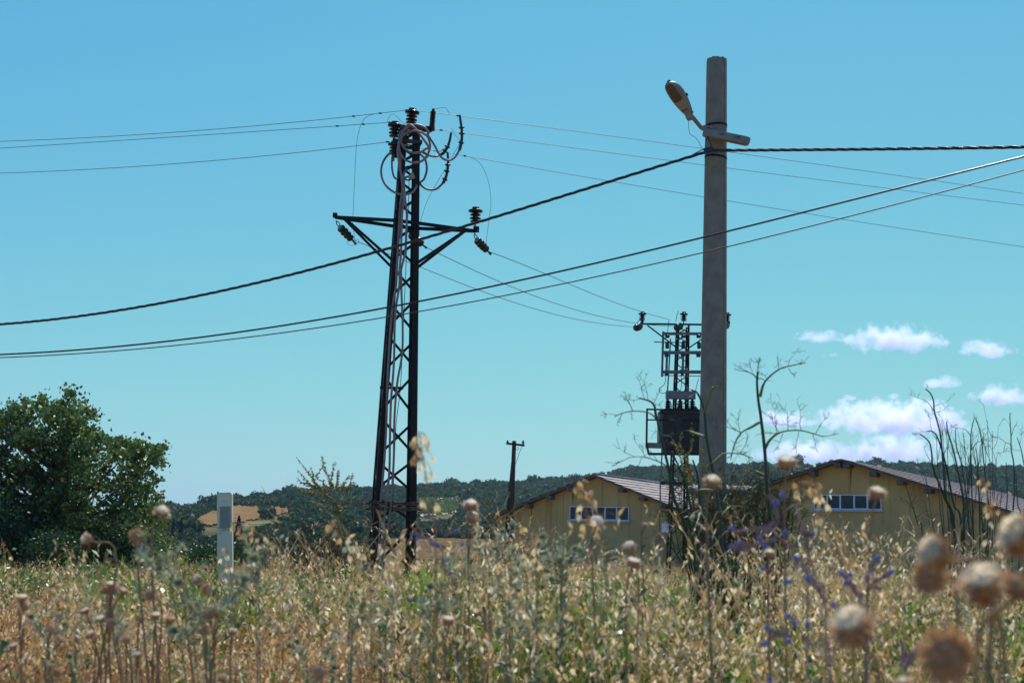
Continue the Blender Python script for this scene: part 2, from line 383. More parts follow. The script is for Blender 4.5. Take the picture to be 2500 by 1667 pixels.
azs = np.concatenate([np.radians(np.arange(-180, -34, 4.)), np.radians(np.arange(-32, 32.01, .4)), np.radians(np.arange(36, 180, 4.))])
ds = np.concatenate([np.array([.4, 1, 1.8, 2.6]), np.geomspace(3.4, 100, 45), np.linspace(104, 262, 60), np.geomspace(267, 1000, 130), np.array([1060, 1150, 1300, 1700, 2400.])])
A, D = np.meshgrid(azs, ds); X_ = (np.sin(A)*D).ravel(); Y_ = (np.cos(A)*D).ravel()
Z_ = terr(X_, Y_); far = np.hypot(X_, Y_) > 1200
Z_ = np.maximum(Z_, -25)
na = len(azs); nd = len(ds); I = np.arange(na*nd).reshape(nd, na)
J = np.roll(I, -1, axis=1)
Fq = np.stack([I[:-1], J[:-1], J[1:], I[1:]], -1).reshape(-1, 4)
mi = (np.hypot(X_, Y_)[Fq[:, 0]] > 100).astype(int)
# centre cap
Vt = np.stack([X_, Y_, Z_], 1); Vt = np.vstack([Vt, [[0, 0, 0.0]]])
capq = np.array([[na*nd, int(I[0, k]), int(I[0, (k+1) % na]), int(I[0, (k+2) % na])] for k in range(0, na-1, 2)]+([[na*nd, int(I[0, na-1]), int(I[0, 0]), int(I[0, 0])]] if False else []))
Fq = np.vstack([Fq, capq]); mi = np.concatenate([mi, np.zeros(len(capq), int)])
g = np_obj('ground', Vt, Fq[:, ::-1], ['soil', 'scrub'], mi, smooth=True); tag(g, kind='structure')

def patch(name, cols, m, lift=.35, ny=8, step=4):
    """a field lying on the hillside; cols = (x, top, bottom) of its edge as seen"""
    xs = [c[0] for c in cols]; V = []; n = 0
    for X in np.arange(xs[0], xs[-1]+.1, step):
        t = np.interp(X, xs, [c[1] for c in cols]); b = np.interp(X, xs, [c[2] for c in cols]); row = []
        wv = 2.2*math.sin(X*.19+1)+1.6*math.sin(X*.47)+1.1*math.sin(X*1.13); t += wv*min(1, (b-t)/14); b += (1.9*math.sin(X*.23+3)+1.7*math.sin(X*.61+1))*min(1, (b-t)/14)
        for k in range(ny+1):
            p = hit(X, t+(b-t)*k/ny); 
            row.append(p)
        if any(p is None for p in row): continue
        V += [(p.x, p.y, p.z+lift) for p in row]; n += 1
    if n < 2: return
    Fp = [(i*(ny+1)+k, i*(ny+1)+k+1, (i+1)*(ny+1)+k+1, (i+1)*(ny+1)+k) for i in range(n-1) for k in range(ny)]
    o = np_obj(name, V, Fp, [m], smooth=True); tag(o, kind='structure'); return o
TAN = [(466, 1274, 1277), (480, 1268, 1283), (500, 1257, 1284), (530, 1247, 1283), (566, 1238, 1279), (610, 1236, 1272), (650, 1239, 1262), (690, 1242, 1256), (724, 1243, 1249)]
TAN2 = [(748, 1258, 1262), (770, 1251, 1263), (800, 1249, 1260), (840, 1250, 1259), (880, 1250, 1257)]
VINE = [(1012, 1222, 1226), (1020, 1220, 1262), (1060, 1219, 1258), (1100, 1218, 1255), (1122, 1219, 1246)]
PLO = [(960, 1322, 1362), (1000, 1315, 1366), (1060, 1313, 1369), (1130, 1313, 1371), (1240, 1317, 1374)]
patch('hill_field', TAN, 'tan'); patch('hill_field', TAN2, 'tan'); patch('vineyard_field', VINE, 'vine_soil')
patch('ploughed_field', PLO, 'plough', .25, 14, 10)
def inpatch(X, Y, cols, m=3):
    xs = [c[0] for c in cols]
    t = np.interp(X, xs, [c[1] for c in cols])-m; b = np.interp(X, xs, [c[2] for c in cols])+m
    return (X > xs[0]) & (X < xs[-1]) & (Y > t) & (Y < b)

# ------------------------------------------------------------------ foliage built from many small faces
def rot_axes(rs, n):
    d = rs.normal(size=(n, 3)); d /= np.linalg.norm(d, axis=1)[:, None]
    a = rs.normal(size=(n, 3)); u = np.cross(d, a); u /= np.linalg.norm(u, axis=1)[:, None]
    return d, u, np.cross(d, u)
def leaf_quads(P, size, rs, aspect=.6, up=0.0):
    """pointed four-sided leaves at points P"""
    n = len(P); d, u, v = rot_axes(rs, n)
    if up: 
        d[:, 2] += up; d /= np.linalg.norm(d, axis=1)[:, None]; u = np.cross(d, v); u /= np.linalg.norm(u, axis=1)[:, None]; v = np.cross(d, u)
    s = (size*rs.uniform(.65, 1.3, n))[:, None]
    V = np.empty((n, 4, 3)); V[:, 0] = P-d*s*.5; V[:, 1] = P+u*s*aspect*.5-d*s*.05+v*s*.1; V[:, 2] = P+d*s*.5; V[:, 3] = P-u*s*aspect*.5-d*s*.05+v*s*.1
    return V.reshape(-1, 3), np.arange(n*4).reshape(n, 4)
def replicate(pV, pF, pM, pos, yaw, sc_, lean=None):
    n = len(pos); c, s = np.cos(yaw), np.sin(yaw); sc_ = np.asarray(sc_)
    if sc_.ndim == 1: sc_ = np.stack([sc_]*3, 1)
    v = pV[None]*sc_[:, None, :]
    x = v[:, :, 0]*c[:, None]-v[:, :, 1]*s[:, None]; y = v[:, :, 0]*s[:, None]+v[:, :, 1]*c[:, None]; z = v[:, :, 2]
    if lean is not None: x = x+lean[:, 0, None]*z; y = y+lean[:, 1, None]*z
    V = np.stack([x+pos[:, 0, None], y+pos[:, 1, None], z+pos[:, 2, None]], -1).reshape(-1, 3)
    Fq = (pF[None]+(np.arange(n)*len(pV))[:, None, None]).reshape(-1, pF.shape[1])
    return V, Fq, np.tile(pM, n)
class Acc:
    def __init__(s): s.V = []; s.F = []; s.M = []; s.n = 0
    def add(s, V, Fq, m):
        s.V.append(V); s.F.append(Fq+s.n); s.M.append(m); s.n += len(V)
    def build(s, name, ms, parent=None): return np_obj(name, np.vstack(s.V), np.vstack(s.F), ms, np.concatenate(s.M), parent)

def crown_proto(rs, nl=90, sq=(1, 1, .85)):
    d = rs.normal(size=(nl, 3)); d /= np.linalg.norm(d, axis=1)[:, None]
    d[:, 2] = np.abs(d[:, 2])*1.0-.25*rs.rand(nl)
    lump = 1+.28*np.sin(d[:, 0]*4+rs.rand()*6)*np.sin(d[:, 1]*4+rs.rand()*6)
    P = d*lump[:, None]*rs.uniform(.75, 1.05, nl)[:, None]*np.array(sq)
    V, Fq = leaf_quads(P, .42, rs, .85)
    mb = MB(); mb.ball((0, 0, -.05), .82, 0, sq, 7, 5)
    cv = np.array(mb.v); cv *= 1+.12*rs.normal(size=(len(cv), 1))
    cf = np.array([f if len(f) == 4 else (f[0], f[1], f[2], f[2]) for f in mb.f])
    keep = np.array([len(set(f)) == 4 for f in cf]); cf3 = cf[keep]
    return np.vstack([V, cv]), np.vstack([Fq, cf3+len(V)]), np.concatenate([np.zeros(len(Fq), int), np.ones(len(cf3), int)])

rs = np.random.RandomState(11)
protos = [crown_proto(rs) for _ in range(7)]
N = 19000
Xp = rs.uniform(-150, 2650, N); tt = rs.uniform(-.02, 1.02, N)
az = np.arctan((Xp-1250)/F); dr = np.interp(Xp, [0, 400, 700, 1100, 1600, 2500], [430, 470, 560, 700, 850, 880.])
dd = 250+(dr-250)*np.clip(tt, 0, 1.02)**1.25
low = rs.rand(N) < .13
dd = np.where(low, rs.uniform(150, 262, N), dd)
px_, py_ = np.sin(az)*dd, np.cos(az)*dd; pz_ = terr(px_, py_)
rad = np.where(low, rs.uniform(.7, 1.5, N), rs.uniform(.9, 2.1, N)*np.where(rs.rand(N) < .12, 1.6, 1))*np.interp(dd, [250, 700], [.72, 1.0])
U, Vv = pxn(np.stack([px_, py_, pz_], 1)); U2, V2 = pxn(np.stack([px_, py_, pz_+rad*1.75], 1))
ok = ~(inpatch(U, Vv, TAN) | inpatch(U, Vv, TAN2, 1) | inpatch(U, Vv, VINE) | inpatch(U2, V2, TAN, 12) | inpatch(U2, V2, VINE, 5) | inpatch(U2, V2, TAN2, -1))
ok &= ~((U > 930) & (U < 1260) & (dd < 258))
ok &= ~((U > 1240) & (dd < 205))
clear = np.sin(U*.021)*np.sin(dd*.031+U*.006)+.5*np.sin(U*.05+2)*np.sin(dd*.07)
ok &= ~((clear > .84) & (rs.rand(N) < .85))
acc = Acc(); pid = rs.randint(0, len(protos), N)
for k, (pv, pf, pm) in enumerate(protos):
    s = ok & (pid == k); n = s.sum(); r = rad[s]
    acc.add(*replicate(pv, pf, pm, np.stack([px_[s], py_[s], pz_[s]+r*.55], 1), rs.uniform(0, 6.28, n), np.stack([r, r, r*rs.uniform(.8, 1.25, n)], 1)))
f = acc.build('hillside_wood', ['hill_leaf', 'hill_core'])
tag(f, 'dark green scrub and olive wood covering the hillside behind the yellow sheds', 'woodland', kind='stuff')
# vine rows
mbv = MB(); nr = 13
for i in range(nr):
    V = []; u0 = 1012+i*9.0
    top = np.array((u0-3, 1221)); bot = np.array((u0+18, 1258))
    for k in range(26):
        p2 = top+(bot-top)*k/25; 
        if not inpatch(np.array([p2[0]]), np.array([p2[1]]), VINE, 0)[0]: continue
        p = hit(p2[0], p2[1]); 
        if p is not None: V.append(np.array(p)+(0, 0, .7))
    if len(V) < 4: continue
    V = np.array(V); P = np.repeat(V, 26, 0)+rs.normal(size=(len(V)*26, 3))*np.array([.28, .9, .32])
    lv, lf = leaf_quads(P, .55, rs, .9)
    o = thing('vine_row', 'row', 'vine row', tuple(V[0]-(0, 0, .7))); np_obj('foliage', lv, lf, ['vine_leaf'], parent=o)
    mb_ = MB(); mb_.tube([tuple(p_-(0, 0, .35)) for p_ in V[::3]], .08, 5); obj('vine_stem', mb_, 'bark', o)
    tag(o, 'row of green vines in the small vineyard on the hillside right of the lattice tower', 'vine row', 'rows of vines on the hillside')

def small_tree(name, X, ytop, Y, wpx, label, cat='tree', leafm='hill_leaf', shape='round', base=None, n=520, group=None, seed=1):
    rs = np.random.RandomState(seed)
    b = ground_at(X, Y) if base is None else Vector(base)
    top = at(X, ytop, Y); H = max(top.z-b.z, 1.0); r = wpx/F*Y/2
    t = thing(name, label, cat, b, group)
    mb = MB(); mb.tube([b-Vector((0, 0, .3)), b+Vector((.05*r, 0, H*.4)), b+Vector((0, 0, H*.75))], [r*.12+.05, r*.08+.03, r*.03], 6)
    obj('trunk', mb, 'bark', t)
    if shape == 'cone':
        z = rs.rand(n)**1.3; rr = r*(1-z)**.7*np.sqrt(rs.rand(n)); a = rs.rand(n)*6.28
        P = np.stack([b.x+rr*np.cos(a), b.y+rr*np.sin(a), b.z+.3+z*H*.97], 1); ls = max(.22*r, H*.05)
    else:
        k = 14; cd = rs.normal(size=(k, 3)); cd /= np.linalg.norm(cd, axis=1)[:, None]
        cz = (b.z+H*.60); cc = np.array([b.x, b.y, cz])+cd*np.array([r*.62, r*.62, H*.27])*rs.uniform(.5, 1.0, (k, 1))
        cc[0] = [b.x, b.y, b.z+H*.82]
        P = cc[rs.randint(0, k, n)]+np.clip(rs.normal(size=(n, 3)), -1.7, 1.7)*np.array([r*.26, r*.26, H*.105]); ls = r*.24
    lv, lf = leaf_quads(P, ls, rs, .8)
    np_obj('crown', lv, lf, [leafm], parent=t); return t
T = [(1950, 1108, 800, 34, 'lone round tree standing up from the hilltop left of the right shed'),
     (540, 1212, 500, 46, 'round tree on the hilltop just right of the white marker post'),
     (610, 1222, 470, 44, 'dark round tree at the top of the tan hillside field'),
     (648, 1236, 440, 40, 'bushy tree at the lower right edge of the tan hillside field'),
     (440, 1246, 430, 50, 'round dark tree on the hilltop left of the marker post'),
     (880, 1236, 470, 52, 'broad round tree on the slope just left of the lattice tower'),
     (970, 1234, 520, 40, 'bright round tree seen between the legs of the lattice tower'),
     (800, 1188, 560, 44, 'tree rising on the skyline above the yellow flower spikes'),
     (705, 1196, 540, 22, 'small pointed tree on the skyline left of the yellow flower spikes'),
     (1405, 1156, 740, 36, 'dark round tree on the skyline just left of the left shed ridge'),
     (1096, 1236, 600, 22, 'single dark tree at the lower right corner of the vineyard'),
     (2160, 1128, 800, 24, 'small skyline tree beside the ridge of the right shed'),
     (930, 1330, 200, 70, 'dense green tree low behind the legs of the lattice tower'),
     (700, 1275, 330, 60, 'dark tree beside the small white roof on the hillside')]
for i, (X, yt, Y, wp, lab) in enumerate(T): small_tree('tree', X, yt, Y, wp, lab, seed=20+i)
for i, (X, yt, Y, wp, lab) in enumerate([(421, 1268, 190, 16, 'leftmost of the slim dark cypresses by the marker post'), (440, 1266, 200, 15, 'middle slim dark cypress between left tree and marker post'), (578, 1262, 150, 34, 'large dark cypress just right of the white marker post'), (487, 1284, 230, 13, 'short slim cypress beneath the tan hillside field')]):
    small_tree('cypress', X, yt, Y, wp, lab, 'cypress', 'cypress', 'cone', n=900, seed=60+i)
# white-roofed farm shed
bp = hit(735, 1276) or at(735, 1276, 420)
t = thing('farm_shed', 'tiny white roofed shed among the trees on the hillside', 'shed', bp)
s_ = bp.y/F
mb = MB(); mb.box(bp+Vector((0, 0, 6*s_)), (13*s_, 0, 0), (0, 10*s_, 0), (0, 0, 7*s_)); obj('wall', mb, 'box_grey', t)
mb = MB(); a, b_ = 16*s_, 12*s_; z0 = bp.z+13.1*s_
mb.add([(bp.x-a, bp.y-b_, z0), (bp.x+a, bp.y-b_, z0), (bp.x+a, bp.y+b_, z0+13*s_), (bp.x-a, bp.y+b_, z0+12*s_), (bp.x-a, bp.y-b_, z0+.2), (bp.x+a, bp.y-b_, z0+.2), (bp.x+a, bp.y+b_, z0+13*s_+.2), (bp.x-a, bp.y+b_, z0+12*s_+.2)],
       [(3, 2, 1, 0), (4, 5, 6, 7), (0, 1, 5, 4), (1, 2, 6, 5), (2, 3, 7, 6), (3, 0, 4, 7)]); obj('roof', mb, 'white_roof', t)

# ------------------------------------------------------------------ yellow sheds
def shed(name, label, peak, Y, yaw, s, wl, wr, L, over, win, purl, stains, tile, npane=5):
    P = at(*peak, Y); g = Vector((math.cos(yaw), -math.sin(yaw), 0)); r = Vector((math.sin(yaw), math.cos(yaw), 0)); z = Vector((0, 0, 1))
    base = ground_at(peak[0], Y); base.z = min(base.z, gz((P+g*wr).x, (P+g*wr).y), gz((P-g*wl).x, (P-g*wl).y))-.1
    B = Vector((P.x, P.y, base.z)); t = thing(name, label, 'shed', B)
    H = P.z-base.z; rt = .10; Pw = P+r*over-z*rt    # apex of the wall plane
    def gp(a, h): return Pw+g*a+z*h                  # point in the gable plane (h from apex)
    hl, hr = -s*wl, -s*wr
    mb = MB(); n = 14
    # gable, side walls, back
    pts = [gp(-wl, -(Pw.z-base.z)), gp(wr, -(Pw.z-base.z)), gp(wr, hr), gp(0, 0), gp(-wl, hl)]
    back = [p+r*L for p in pts]
    mb.add(pts+back, [(0, 1, 2, 3, 4), (9, 8, 7, 6, 5), (1, 6, 7, 2), (5, 0, 4, 9)])
    obj('wall', mb, 'ochre', t)
    # roof: two slopes of overlapping courses
    rf = MB(); so = MB(); oe = .45
    for sg, w_ in ((-1, wl), (1, wr)):
        we = w_+oe; nc = max(8, int(we/.55)); e = (g*sg-z*s); el = e.length; e = e/el; nn = (z+g*sg*s).normalized()
        tot = we*el
        for i in range(nc):
            a, b = tot*i/nc, tot*(i+1)/nc
            p0 = P+e*a+nn*(.015); p1 = P+e*b+nn*(.055)
            q0, q1 = p0+r*(L+over*2), p1+r*(L+over*2)
            rf.add([p0, p1, q1, q0, p1-nn*.04], [(0, 1, 2, 3)] if sg > 0 else [(3, 2, 1, 0)])
            rf.add([p1, p1-nn*.038, q1-nn*.038, q1], [(0, 1, 2, 3)] if sg > 0 else [(3, 2, 1, 0)])
        # deck under the courses
        p0 = P+nn*.0; p1 = P+e*tot
        vs = [p0, p1, p1-nn*rt*.9, p0-z*rt*.9]; vs = vs+[v+r*(L+over*2) for v in vs]
        so.add(vs, [(0, 1, 2, 3), (7, 6, 5, 4), (1, 5, 6, 2), (2, 6, 7, 3)])
    R = obj('roof', rf, tile, t)
    if tile == 'tile_pale':
        mb = MB()
        mb.tube([P+z*.03-r*.02, P+z*.03+r*(L+2*over)], .10, 8); obj('ridge_cap', mb, tile, R, smooth=True)
    obj('roof_deck', so, 'soffit', t)
    for (X, yv) in purl:                              # purlin ends under the rake
        # sight line meets gable plane
        p = cut(X, yv, Pw-r*over*.5, r); a = (p-Pw).dot(g); sg = 1 if a > 0 else -1
        top = P.z-s*abs(a)-rt*.95
        mb = MB(); c = Pw+g*a; c.z = top-.13
        mb.box(c-r*(over*.5), g*.16, r*(over*.5-.01), z*.11); obj('purlin_end', mb, 'soffit', t)
    for (x0, y0, x1, y1) in win:
        a0 = (cut(x0, y0, Pw, r)-Pw); a1 = (cut(x1, y1, Pw, r)-Pw)
        u0, u1, v1, v0 = a0.dot(g), a1.dot(g), a0.z, a1.z
        if v0 > v1: v0, v1 = v1, v0
        c = Pw-r*.01
        W_ = MB(); fr = .04
        def rect(m_, ua, ub, va, vb, dep, th): m_.box(c+g*((ua+ub)/2)+z*((va+vb)/2)-r*dep, g*((ub-ua)/2), r*th, z*((vb-va)/2))
        rect(W_, u0, u1, v1-fr, v1, .03, .03); rect(W_, u0, u1, v0, v0+fr, .03, .03)
        rect(W_, u0, u0+fr, v0+fr, v1-fr, .03, .03); rect(W_, u1-fr, u1, v0+fr, v1-fr, .03, .03)
        for i in range(1, npane):
            uu = u0+(u1-u0)*i/npane; rect(W_, uu-fr*.6, uu+fr*.6, v0+fr, v1-fr, .03, .027)
        for i in (1, 3):                              # opening casements
            ua = u0+(u1-u0)*i/npane+fr*.6; ub = u0+(u1-u0)*(i+1)/npane-fr*.6; f2 = .02
            rect(W_, ua+.003, ub-.003, v1-fr-f2, v1-fr-.003, .034, .034); rect(W_, ua+.003, ub-.003, v0+fr+.003, v0+fr+f2, .034, .034)
            rect(W_, ua+.003, ua+f2, v0+fr+f2, v1-fr-f2, .034, .034); rect(W_, ub-f2, ub-.003, v0+fr+f2, v1-fr-f2, .034, .034)
        wo_ = obj('window', W_, 'window_white', t)
        G_ = MB(); rect(G_, u0+fr*.5, u1-fr*.5, v0+fr*.5, v1-fr*.5, .008, .006); obj('pane', G_, 'glass', wo_)
        S_ = MB(); rect(S_, u0-.12, u1+.1, v0-.09, v0-.004, .06, .06); obj('sill', S_, 'gutter', wo_)
    for (x0, y0, x1, y1, wd) in stains:
        p0 = cut(x0, y0, Pw-r*.004, r); p1 = cut(x1, y1, Pw-r*.004, r)
        mb = MB(); mb.add([p0-g*wd, p0+g*wd, p0+g*wd*.9+(p1-p0)*.5, p1+g*wd*.15, p1-g*wd*.15, p0-g*wd*.7+(p1-p0)*.5], [(0, 1, 2, 3, 4, 5)])
        obj('stain', mb, 'stain', t)
    # gutter along the right eave
    e = P+g*(wr+oe)-z*(s*(wr+oe)+.12)
    mb = MB(); mb.bar(e-r*.05, e+r*(L+2*over), .14, .16); obj('gutter', mb, 'gutter', t)
    return t
def cut(X, yv, p0, n):
    d = RM @ Vector(((X-1250)/F, -(yv-833.5)/F, -1.0)); k = (Vector(p0)-CAM).dot(n)/d.dot(n); return CAM+d*k
def W6(L): return [c6(*p) for p in L]
shed('yellow_shed', 'ochre gabled shed with pale striped tile roof behind the small timber pole', (1450, 1159), 77, math.radians(29), .36, 6.2, 6.2, 26, .55,
     [c6(645, 522)+c6(1130, 640)], W6([(305, 522), (482, 450), (655, 377), (1075, 352), (1245, 408), (1420, 462)]),
     [c6(672, 385)+c6(664, 500)+(.06,), c6(328, 535)+c6(322, 690)+(.03,), c6(588, 420)+c6(588, 760)+(.012,)], 'tile_pale')
shed('yellow_shed', 'larger ochre gabled shed with mauve brown roof at the right edge of the photo', (2052, 1120), 66, math.radians(32), .31, 7.6, 8.3, 30, .6,
     [c7(432, 1275)+c7(950, 1392)], [c7(*p) for p in [(425, 1125), (620, 1048), (692, 1040), (895, 1092), (1100, 1152), (1312, 1208)]],
     [c7(714, 1058)+c7(711, 1215)+(.045,), c7(922, 1110)+c7(919, 1190)+(.02,)], 'sheet_mauve')
# low tiled annex between them
a = at(1850, 1197, 84); b0 = ground_at(1850, 84)
t = thing('annex', 'low yellow annex with broken tile edge between the two ochre sheds', 'shed', b0)
z0 = b0.z-.2; W_ = 3.4
mb = MB(); mb.box((a.x, a.y+2, (z0+a.z-.25)/2), (W_, 0, 0), (0, 2, 0), (0, 0, (a.z-.25-z0)/2)); obj('wall', mb, 'ochre', t)
mb = MB()
for i in range(22):
    xx = a.x-W_-.2+i*(2*W_+.4)/21; mb.tube([(xx, a.y-.3+rnd.uniform(-.05, .05), a.z-.14), (xx, a.y+4.2, a.z+.35)], .16, 8)
obj('roof', mb, 'tile_pale', t, smooth=True)
# ------------------------------------------------------------------ lattice tower
TY = 33.0
def lattice(legs, half_base, half_top, base, top, yaw, nodes, mb_legs, mb_br, lw, bw, skip_low=0):
    """four legs and zigzag bracing on every face; nodes = heights 0..1"""
    ax = Vector((math.cos(yaw), math.sin(yaw), 0)); ay = Vector((-math.sin(yaw), math.cos(yaw), 0))
    def corner(i, j, t): 
        h = half_base+(half_top-half_base)*t
        return base+(top-base)*t+ax*(i*h)+ay*(j*h)
    for k, (i, j) in enumerate(((-1, -1), (1, -1), (1, 1), (-1, 1))):
        mb = MB(); mb.angle(corner(i, j, -.02), corner(i, j, 1), ax*-i, ay*-j, lw, lw*.14)
        mb_legs.append(mb)
    faces = (((-1, -1), (1, -1), 0), ((1, 1), (-1, 1), 0), ((1, -1), (1, 1), 1), ((-1, 1), (-1, -1), 1))
    for (A_, B_, ph) in faces:
        for k in range(len(nodes)-1):
            a, b = (A_, B_) if (k+ph) % 2 == 0 else (B_, A_)
            t0, t1 = nodes[k], nodes[k+1]
            p = corner(*a, t0+.004); r_ = corner(*b, t1-.004)
            nrm = (corner(*A_, .5)+corner(*B_, .5))/2-(base+top)/2; nrm.z = 0; nrm.normalize()
            mb_br.angle(p-nrm*.012, r_-nrm*.012, nrm.cross(r_-p), -nrm, bw, bw*.16)
    return corner, ax, ay
bx = ground_at(952, TY); tp = at(1001.5, 316, TY)
YAW = math.radians(10)
tower = thing('lattice_pylon', 'tall dark steel lattice pylon with cable loops and a crossarm', 'pylon', bx)
hb, ht = .535, .215
Hh = tp.z-bx.z
def frac(yv): 
    """height fraction on the tower axis seen at image row yv"""
    lo, hi = 0., 1.
    for _ in range(30):
        m = (lo+hi)/2
        if px(bx+(tp-bx)*m)[1] > yv: lo = m
        else: hi = m
    return lo
rows = [1402, 1278, 1206, 1118, 1016, 908, 815, 728, 650, 590, 534, 485, 440, 398, 358, 322]
nodes = [frac(v) for v in rows]
Ls = []; BR = MB()
corner, ax, ay = lattice(None, hb, ht, bx, tp, YAW, nodes, Ls, BR, .14, .06)
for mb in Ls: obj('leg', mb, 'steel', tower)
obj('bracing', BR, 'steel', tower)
for v in (1229, 1243):
    TR = MB(); t_ = frac(v)          # horizontal members
    for (A_, B_) in (((-1, -1), (1, -1)), ((1, 1), (-1, 1)), ((1, -1), (1, 1)), ((-1, 1), (-1, -1))):
        p, r_ = corner(*A_, t_), corner(*B_, t_); e = (r_-p).normalized()*.13; TR.bar(p-e, r_+e, .06, .045)
    obj('horizontal_brace', TR, 'rust', tower)
for v in (318, 352):
    TR = MB(); t_ = frac(v)
    for (A_, B_) in (((-1, -1), (1, -1)), ((1, 1), (-1, 1)), ((1, -1), (1, 1)), ((-1, 1), (-1, -1))):
        p, r_ = corner(*A_, t_), corner(*B_, t_); e = (r_-p).normalized()*.05; TR.bar(p-e, r_+e, .07, .09)
    obj('horizontal_brace', TR, 'rust', tower)
SP = MB()                                            # anti-climb wires
for k in range(4):
    t_ = frac(1226+k*6); h = hb+(ht-hb)*t_+.34
    cc = [bx+(tp-bx)*t_+ax*(i*h)+ay*(j*h) for i, j in ((-1, -1), (1, -1), (1, 1), (-1, 1))]
    for i in range(4): SP.tube([cc[i], (cc[i]+cc[(i+1) % 4])/2-Vector((0, 0, .02)), cc[(i+1) % 4]], .006, 4)
obj('barbed_guard', SP, 'rust', tower)
CL = MB()                                            # cable clamp bars
for (ya, xa, xb) in ((946, 162, 282), (1273, 138, 216)):
    CL.bar(at(c2(xa, 0)[0], ya, TY-.45), at(c2(xb, 0)[0], ya+1, TY-.45), .05, .055)
obj('cable_clamp', CL, 'steel', tower)

def pin_insulator(name, parent, foot, H, R, up=Vector((.03, 0, 1))):
    pr = [(.3, 0), (.66, .02), (.70, .07), (.32, .15), (.34, .19), (.74, .22), (.78, .27), (.34, .36), (.36, .41), (.70, .45), (.74, .50), (.38, .58), (.40, .62), (.95, .68), (1.0, .73), (.93, .79), (.50, .84), (.42, .88), (.50, .92), (.52, .97), (.3, 1.0)]
    mb = MB(); mb.lathe(foot, up, [(r*R, t*H) for r, t in pr], 16)
    o = obj(name, mb, 'porcelain', parent, smooth=True)
    mb = MB(); mb.tube([Vector(foot)-up*.16, Vector(foot)+up*.03], .022, 6); obj('pin', mb, 'galv', o)
    return o
def strain_insulator(parent, a, b, R, shk):
    a = Vector(a); b = Vector(b); ax_ = b-a; L = ax_.length
    pr = [(.35, 0), (.72, .0), (.92, .05), (.95, .16), (.72, .21), (.74, .27), (1.0, .31), (1.0, .40), (.72, .46), (.74, .52), (.98, .56), (.96, .65), (.70, .71), (.74, .76), (.90, .80), (.84, .90), (.45, .95), (.3, 1.0)]
    mb = MB(); mb.lathe(a, ax_, [(r*R, t*L) for r, t in pr], 16); o = obj('strain_insulator', mb, 'porcelain', parent, smooth=True)
    mb = MB(); mb.lathe(a-ax_*.012, ax_, [(.1*R, -.02), (.55*R, -.015), (.55*R, .03), (.5*R, .03)], 16); obj('end_cap', mb, 'cap', o)
    mb = MB(); s = Vector(shk); m = (a+s)/2; sd_ = (a-s).cross(Vector((0, 1, 0))).normalized()*.035
    mb.tube([s, m+sd_, a], .012, 5); mb.tube([s, m-sd_, a], .012, 5)
    mb.tube([b-ax_.normalized()*.03, b+ax_.normalized()*.14], .022, 6); mb.ball(b+ax_.normalized()*.12, .035)
    obj('shackle', mb, 'steel', o); return o
def A1(x, y, Y=TY): return at(*c1(x, y), Y)
CP = MB()
tA, tB = A1(120, 897, 32.75), A1(1200, 1004, 33.30)
fl, fr_ = A1(572, 921, 32.55), A1(745, 941, 32.62); rl, rr = A1(572, 966, 33.25), A1(760, 983, 33.32)
for P3 in ((tA, fl), (fl, fr_), (fr_, tB), (tA, rl), (rl, rr), (rr, tB)): CP.angle(P3[0], P3[1], (0, 0, -1), (0, 1, 0), .085, .012)
CP.box(tA, (.05, 0, 0), (0, .07, 0), (0, 0, .05)); CP.box(tB, (.07, 0, 0), (0, .08, 0), (0, 0, .06))
obj('crossarm', CP, 'steel', tower)
SB = MB()
for (p0, p1, Ya, Yb) in (((200, 935), (545, 1240), 32.8, 32.55), ((178, 925), (540, 1293), 32.9, 33.3), ((1135, 1010), (752, 1268), 33.2, 32.6), ((1120, 1022), (752, 1304), 33.3, 33.35)):
    SB.angle(A1(*p0, Ya), A1(*p1, Yb), (0, 0, 1), (0, 1, 0), .06, .01)
obj('crossarm_strut', SB, 'steel', tower)
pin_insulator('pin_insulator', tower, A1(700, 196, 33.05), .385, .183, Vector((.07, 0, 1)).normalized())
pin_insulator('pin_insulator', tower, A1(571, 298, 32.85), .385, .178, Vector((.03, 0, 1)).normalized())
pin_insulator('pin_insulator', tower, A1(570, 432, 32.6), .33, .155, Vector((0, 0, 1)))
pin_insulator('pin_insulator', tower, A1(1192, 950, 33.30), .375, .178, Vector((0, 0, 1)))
hd = MB(); hd.bar(A1(690, 236, 33.1), A1(860, 243, 33.1), .1, .1); hd.bar(A1(560, 318, 32.85), A1(640, 330, 32.85), .06, .06); hd.bar(A1(560, 445, 32.6), A1(640, 450, 32.7), .06, .06)
obj('insulator_bracket', hd, 'steel', tower)
strain_insulator(tower, A1(158, 988, 32.8), A1(250, 1085, 33.1), .105, A1(128, 938, 32.75))
strain_insulator(tower, A1(1205, 1085, 33.3), A1(1286, 1168, 33.6), .105, A1(1186, 1035, 33.3))
strain_insulator(tower, A1(697, 1045, 33.4), A1(790, 1122, 33.7), .105, A1(690, 990, 33.3))
ar = MB()                                             # surge arrester with many thin ribs
p0, p1 = A1(860, 225, 33.1), A1(872, 82, 33.1); ax_ = p1-p0; L = ax_.length; pr = [(.03, 0)]
for k in range(11): 
    z_ = .06+k*.075; pr += [(.035, z_*L), (.072, (z_+.018)*L), (.072, (z_+.028)*L), (.035, (z_+.046)*L)]
pr += [(.04, .92*L), (.03, L)]
ar.lathe(p0, ax_, pr, 12); o = obj('surge_arrester', ar, 'porcelain', tower)
mb = MB(); mb.box(p0+Vector((-.04, 0, -.03)), (.11, 0, 0), (0, .05, 0), (0, 0, .05)); obj('arrester_foot', mb, 'rust', o)
